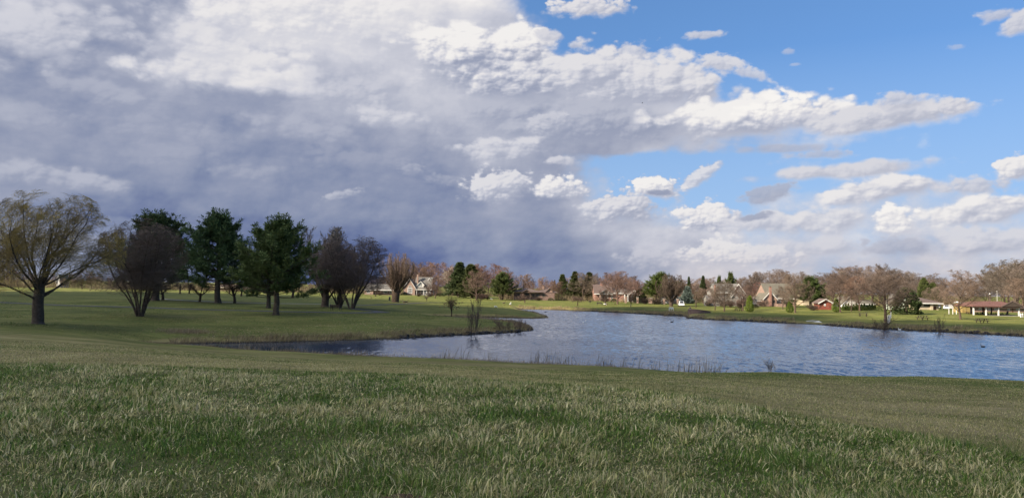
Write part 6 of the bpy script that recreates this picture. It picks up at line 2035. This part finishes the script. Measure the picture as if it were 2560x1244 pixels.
def make_car(van=False):
    t = empty('parked_car', (0, 0, 0))
    L, W = 2.25, 0.88
    if not van:
        low = [(-L, .35), (-L, .72), (-L + .12, .86), (-1.0, .95), (1.05, .98), (2.0, .92), (L, .78), (L, .35)]
        cab = [(-1.25, .94), (-.55, 1.42), (.75, 1.45), (1.55, .97)]
    else:
        low = [(-L, .35), (-L, .9), (-1.7, 1.02), (2.2, 1.1), (L, .9), (L, .35)]
        cab = [(-1.6, 1.02), (-1.0, 1.72), (2.0, 1.78), (2.2, 1.1)]
    mb = MB().prism(low, -W, W)
    mb.prism(cab, -W * .86, W * .86)
    mb.build('body', M['car'], t, 0.05)
    for sg in (-1, 1):
        inset = [(x * 0.86 + .02, .99 + (z - .95) * .80) for x, z in cab]
        y = sg * (W * .86 + .006)
        MB().prism(inset, min(y, y + sg * .01), max(y, y + sg * .01)).build('side_window', M['glass'], t)
    a, b = cab[0], cab[1]
    MB().add([(a[0] - .0, -.62, a[1] + .06), (a[0], .62, a[1] + .06), (b[0] - .06, .55, b[1] - .02), (b[0] - .06, -.55, b[1] - .02)], [(0, 1, 2, 3)]).build('windscreen', M['glass'], t)
    for x in (-1.4, 1.4):
        for sg in (-1, 1):
            y = sg * (W - .06)
            o = MB().tube([(x, y - .11, .33), (x, y + .11, .33)], [.33, .33], 14).build('wheel', M['black'], t)
            MB().tube([(x, y + sg * .112, .33), (x, y + sg * .13, .33)], [.19, .17], 10).build('rim', M['steel'], o)
    for sg in (-1, 1):
        MB().box(-L - .02, -L + .03, sg * .62 - .16, sg * .62 + .16, .62, .76).build('headlight', M['lampglass'], t)
        MB().box(L - .03, L + .02, sg * .68 - .12, sg * .68 + .12, .66, .86).build('tail_light', M['tail'], t)
    return t


c0, c1 = make_car(), make_car(True)
used = set()
for px, py, Y, rz, col, van, lb in ((2310, 772.5, 262, 1.25, (0.95, 0.95, 0.95), 0, 'white car parked before the tan house'), (2345, 774, 262, 1.0, (0.05, 0.05, 0.06), 0, 'black car parked right of the tan garage'),
                                    (2366, 775, 255, 1.1, (0.9, 0.9, 0.9), 0, 'white car left of the notice board'), (2384, 776, 258, 0.5, (0.06, 0.065, 0.09), 1, 'dark van right of the notice board'),
                                    (2442, 779, 250, 1.0, (0.16, 0.04, 0.05), 1, 'maroon van seen behind the first white shelter post'), (2476, 777.5, 258, 0.1, (0.10, 0.10, 0.13), 0, 'dark car seen between second and third shelter posts'),
                                    (2497, 777.5, 262, 0.1, (0.30, 0.32, 0.36), 0, 'grey car seen behind the third shelter post'), (2560, 779, 240, 0.1, (0.05, 0.06, 0.09), 0, 'dark car cut by the right edge behind the bollards'),
                                    (1703, 757, 262, 1.45, (0.95, 0.95, 0.93), 1, 'white van parked left of the blue spruce')):
    src = c1 if van else c0
    if src in used: o = copy_tree(src)
    else: o = src; used.add(src)
    p = at_y(px, py, Y); p.z = gz(p.x, p.y)
    o.location, o.rotation_euler = p, (0, 0, rz)
    tag(o, lb, 'car' if not van else 'van', 'cars parked along the far street')
    for ch in o.children:
        if ch.name.startswith('body'): ch.color = (*col, 1)
p = at_y(2396, 777, 252); p.z = gz(p.x, p.y)
t = empty('white_trailer', p, 0.2, 'white rounded trailer behind the round tree left of the shelter', 'trailer')
MB().prism([(-1.0, .5), (-1.0, 2.6), (-.3, 2.75), (.6, 2.3), (1.5, 1.0), (1.5, .5)], -1, 1).build('body', M['white'], t, 0.12)
for sg in (-1, 1): MB().tube([(0, sg * .9 - .1, .35), (0, sg * .9 + .1, .35)], [.35, .35], 12).build('wheel', M['black'], t)
MB().bar((1.4, 0, .6), (2.4, 0, .5), .1).build('tow_bar', M['metal'], t)


# ------------------------------------------------------------------ birds
M.update(swan=mat('white_feather', (0.82, 0.81, 0.78), 0.7, 0.05, 5), goose=mat('brown_feather', (0.11, 0.085, 0.065), 0.8, 0.3, 6), duck=mat('dark_feather', (0.04, 0.035, 0.03), 0.8, 0.3, 6), bill=mat('bill', (0.30, 0.13, 0.03), 0.6, 0.1, 5), goose_neck=mat('black_feather', (0.02, 0.02, 0.02), 0.8, 0.2, 6))


def bird(name, label, cat, loc, rz, m_, sc=1.0, float_=True, head_down=False, group=None):
    """water bird: one continuous body with neck and head; bill, wings and legs are its parts"""
    body = [(-0.48, 0, 0.30), (-0.34, 0, 0.25), (-0.10, 0, 0.22), (0.14, 0, 0.22), (0.28, 0, 0.27)]
    neck = [(0.36, 0, 0.40), (0.36, 0, 0.56), (0.40, 0, 0.68), (0.47, 0, 0.70), (0.53, 0, 0.69)] if not head_down else [(0.42, 0, 0.24), (0.52, 0, 0.08), (0.58, 0, -0.04), (0.62, 0, -0.1), (0.64, 0, -0.13)]
    pts = body + neck
    rad = [0.03, 0.12, 0.18, 0.17, 0.11, 0.055, 0.04, 0.05, 0.055, 0.03]
    t = empty(name, loc, rz, label, cat, group)
    t.scale = (sc,) * 3
    dz = 0.0 if float_ else 0.22
    b = MB().tube([(x, y, z + dz - (0.14 if float_ else 0)) for x, y, z in pts], rad, 10).build('body', m_, t, smooth=True)
    e = Vector(pts[-1]) + Vector((0, 0, dz - (0.14 if float_ else 0)))
    dd = Vector((0.10, 0, -0.015)) if not head_down else Vector((0.03, 0, -0.09))
    MB().tube([e, e + dd * .6, e + dd], [.028, .02, .006], 6).build('bill', M['bill'], t)
    for sg in (-1, 1):
        MB().tube([(0.16, sg * .15, .30 + dz - (.14 if float_ else 0)), (-0.1, sg * .17, .30 + dz - (.14 if float_ else 0)), (-0.46, sg * .05, .36 + dz - (.14 if float_ else 0))], [.05, .09, .015], 8, 0.45).build('wing', m_, t, smooth=True)
        if not float_: MB().bar((0, sg * .07, -.02), (0, sg * .07, .30), .03).bar((0, sg * .07, .01), (.1, sg * .08, .01), .03).build('leg', M['bill'], t)
    return t


LB = 'birds on the lake'
for px, py, rz, mk, sc, lb in ((1443.5, 793.5, 3.0, 'swan', 0.95, 'white swan on the lake, the farther of the pair'), (1461, 805.5, 0.4, 'swan', 0.8, 'white swan on the lake with raised neck, nearer of the pair'),
                               (2249, 824.5, 1.9, 'swan', 0.75, 'white swan close to the far right bank'), (1680, 805, 0.2, 'duck', 0.75, 'dark duck alone in the middle of the lake'),
                               (2457, 867, 3.1, 'duck', 0.6, 'dark duck on the open water at right'), (2173, 818.5, 0.3, 'swan', 0.45, 'small white bird at the water edge left of the brown bank shrub'),
                               (1364, 780, 0.2, 'duck', 0.6, 'dark duck beyond the spit near the far bank')):
    p = at_z(px, py, 0.0)
    bird('swan' if mk == 'swan' and sc > 0.6 else ('duck' if mk == 'duck' else 'gull'), lb, 'bird', p, rz, M[mk], sc, True, False, LB)
GG = 'geese on the far lawns'
for k, rz, mk, hd, sc, lb in (('goose_a', 0.3, 'goose', False, 1.0, 'dark goose on the lawn left of the white standing bird'), ('goose_b', 1.3, 'swan', False, 1.2, 'white standing bird by the far bank before the long brown house'),
                              ('goose_c', 0.2, 'swan', True, 0.9, 'white bird crouched behind the spit'), ('goose_d', 3.0, 'goose', False, 1.05, 'left dark goose of the two beside the path bend'),
                              ('goose_e', 0.2, 'goose', False, 1.05, 'right dark goose of the two beside the path bend'), ('goose_f', 2.6, 'goose', False, 0.9, 'dark goose alone before the low white-windowed house'),
                              ('goose_g', 0.1, 'swan', True, 0.9, 'white bird feeding on the lawn before the rounded reddish tree'), ('goose_h', 2.8, 'goose', False, 1.0, 'dark goose behind the feeding white bird'),
                              ('goose_i', 0.5, 'goose', True, 0.8, 'brown goose feeding near the trunk of the rounded reddish tree'), ('goose_j', 1.2, 'swan', False, 0.85, 'left white bird of the two at the foot of the lone pine'),
                              ('goose_k', 1.8, 'swan', False, 0.7, 'right white bird of the two at the foot of the lone pine')):
    bird('goose' if mk == 'goose' else 'white_bird', lb, 'bird', spot(k), rz, M[mk], sc, False, hd, GG)
p = at_y(1606, 258, 120)
t = empty('flying_bird', p, 0.4, 'dark bird flying high against the grey cloud', 'bird')
t.scale = (0.45,) * 3
MB().tube([(-.25, 0, 0), (-.1, 0, 0), (.12, 0, .01), (.26, 0, .02)], [.02, .06, .06, .015], 8).build('body', M['duck'], t)
for sg in (-1, 1): MB().add([(.1, 0, .02), (-.1, 0, .02), (-.12, sg * .4, .16), (.06, sg * .4, .18), (-.1, sg * .75, .08), (.1, 0, .04), (-.1, 0, .04), (-.12, sg * .4, .18), (.06, sg * .4, .2)],
                            [(0, 1, 2, 3), (3, 2, 4), (8, 7, 6, 5), (4, 7, 8), (0, 3, 8, 5), (1, 6, 7, 2)]).build('wing', M['duck'], t)

# molehill at the bottom edge and rough stones along the far right bank
p = at_y(1008, 1246, 5.85); p.z = gz(p.x, p.y)
nr = np.random.default_rng(2)
a = np.linspace(0, 2 * np.pi, 28, endpoint=False)
V, fs = [(0, 0, 0.075)], []
for j in range(1, 9):
    for k in range(28):
        r = 0.20 * j / 8
        V.append((r * math.cos(a[k]) * 1.3, r * math.sin(a[k]), 0.075 * (1 - (j / 8) ** 2) - 0.012 + (0.022 * (nr.random() - .5))))
fs = [(0, 1 + k, 1 + (k + 1) % 28) for k in range(28)] + [(1 + j * 28 + k, 29 + j * 28 + k, 29 + j * 28 + (k + 1) % 28, 1 + j * 28 + (k + 1) % 28) for j in range(7) for k in range(28)]
o = MB().add(V, fs).build('molehill', mat('crumbly_soil', (0.10, 0.066, 0.042), 0.95, 0.35, 40, bump=1.0, bscale=90))
o.location = p
tag(o, 'small brown molehill in the long grass at the bottom edge', 'molehill')
rng = np.random.default_rng(77)
mb = MB()
q = np.concatenate((shore_run(IDX[(3000, 865)], IDX[(1722, 795)], 420, rng, -0.35, 0.5), shore_run(IDX[(1712, 790)], IDX[(1480, 778)], 160, rng, -0.35, 0.5), shore_run(IDX[(1318, 815)], IDX[(1000, 844.5)], 120, rng, -0.3, 0.35)))
zz = ground(q[:, 0], q[:, 1])[0]
for (x, y), z in zip(q, zz):
    if math.hypot(x - RAMP.x, y - RAMP.y) < 4.2: continue
    r = rng.uniform(0.12, 0.36)
    n0 = len(mb.v)
    mb.ball((x, y, max(z, -.05) + r * .2), r, r * .7, 6, 4)
    mb.v[n0:] = [(a_ + rng.uniform(-.3, .3) * r, b_ + rng.uniform(-.3, .3) * r, c_ + rng.uniform(-.25, .25) * r) for a_, b_, c_ in mb.v[n0:]]
tag(mb.build('shore_stones', mat('dark_wet_stone', (0.05, 0.043, 0.038), 0.7, 0.35, 3)), 'dark stones and clods along the waterline', 'stones', kind='stuff')

# ------------------------------------------------------------------ cloud slab placed out of view, outlined to shade the near hill
def shading_cloud():
    P = [(-640, 560)] + [tuple(at_z(px, py, z)[:2]) for px, py, z in ((-200, 727, 2.2), (300, 728, 2.2), (700, 736, 2.0), (900, 746, 1.6), (1000, 758, 1.4), (1150, 765, 1.2), (1400, 768.5, 1.0), (1580, 765, 1.2),
         (1750, 777, 1.0), (1900, 785, 1.0), (2100, 788, 1.1), (2210, 808, 0.9), (2400, 813, 0.9), (2560, 816, 0.9), (2800, 830, 0.9))] + [(215, 20), (230, -160), (60, -330), (-400, -330), (-700, -100)]
    out = []
    n = len(P)
    for i in range(n):
        a, b = P[i], P[(i + 1) % n]
        L = math.hypot(b[0] - a[0], b[1] - a[1])
        k = max(2, int(L / 9))
        for j in range(k): out.append((a[0] + (b[0] - a[0]) * j / k, a[1] + (b[1] - a[1]) * j / k))
    rng = random.Random(4)
    D = 1500.0
    sv = SUN_V
    m_ = len(out)
    V, F = [], []
    cx, cy = -130, 60
    layers = [(0.0, 0.86), (18, 0.97), (45, 1.0), (80, 0.97), (110, 0.82), (125, 0.5)]
    ph = [rng.uniform(0, 6.28) for _ in range(4)]
    wob = [1 + 0.006 * math.sin(i * 0.35 + ph[0]) + 0.005 * math.sin(i * 0.83 + ph[1]) + 0.003 * math.sin(i * 1.9 + ph[2]) for i in range(m_)]
    for t, sc in layers:
        for i, (x, y) in enumerate(out):
            f = sc * wob[i]
            gx, gy = cx + (x - cx) * f, cy + (y - cy) * f
            d = D + t + 14 * math.sin(i * 0.21 + t) if 0 < t < 110 else D + t
            V.append((gx + sv.x * d, gy + sv.y * d, 2 + sv.z * d + 8 * math.sin(i * 0.5 + t * .1)))
    for l in range(len(layers) - 1):
        for i in range(m_): F.append((l * m_ + i, l * m_ + (i + 1) % m_, (l + 1) * m_ + (i + 1) % m_, (l + 1) * m_ + i))
    F.append(tuple(range(m_ - 1, -1, -1)))
    F.append(tuple((len(layers) - 1) * m_ + i for i in range(m_)))
    o = MB().add(V, F).build('cloud', mat('shading_cloud_white', (0.85, 0.85, 0.86), 1.0, 0.05, 0.01, 0.0), smooth=True)
    tag(o, kind='structure')


shading_cloud()

# brushwood at the foot of the tree belt: one mass nobody could count
def brushwood():
    rng = np.random.default_rng(12)
    n = 60000
    px = rng.uniform(-150, 2700, n)
    Y = np.where(px < 1250, rng.uniform(385, 440, n), rng.uniform(318, 375, n))
    az = np.arctan((px - CX) / FPX)
    x, y = Y * np.tan(az), Y
    k = rng.uniform(0, 1, n) < np.clip((fnoise(x * 0.045, y * 0.02, 44, 3) - 0.25) * 2.2, 0.25, 1)
    x, y = x[k], y[k]
    z = ground(x, y)[0]
    n = len(x)
    f = fnoise(x * 0.06, y * 0.03, 55, 3)
    o = blades('undergrowth', x, y, z, rng.uniform(1.2, 4.2, n) * (0.4 + 1.1 * f) * np.where(px < 900, 1.5, 1.0)[k], rng.uniform(0.05, 0.13, n), np.abs(rng.normal(0.45, 0.25, n)).clip(0, 1.1), rng.uniform(0, 6.28, n), rng.uniform(0.0, 0.45, n), rng.uniform(0.7, 1.1, n), None, M['reed'])
    tag(o, 'tangled brown brushwood along the foot of the far tree belt', 'brushwood', kind='stuff')


brushwood()
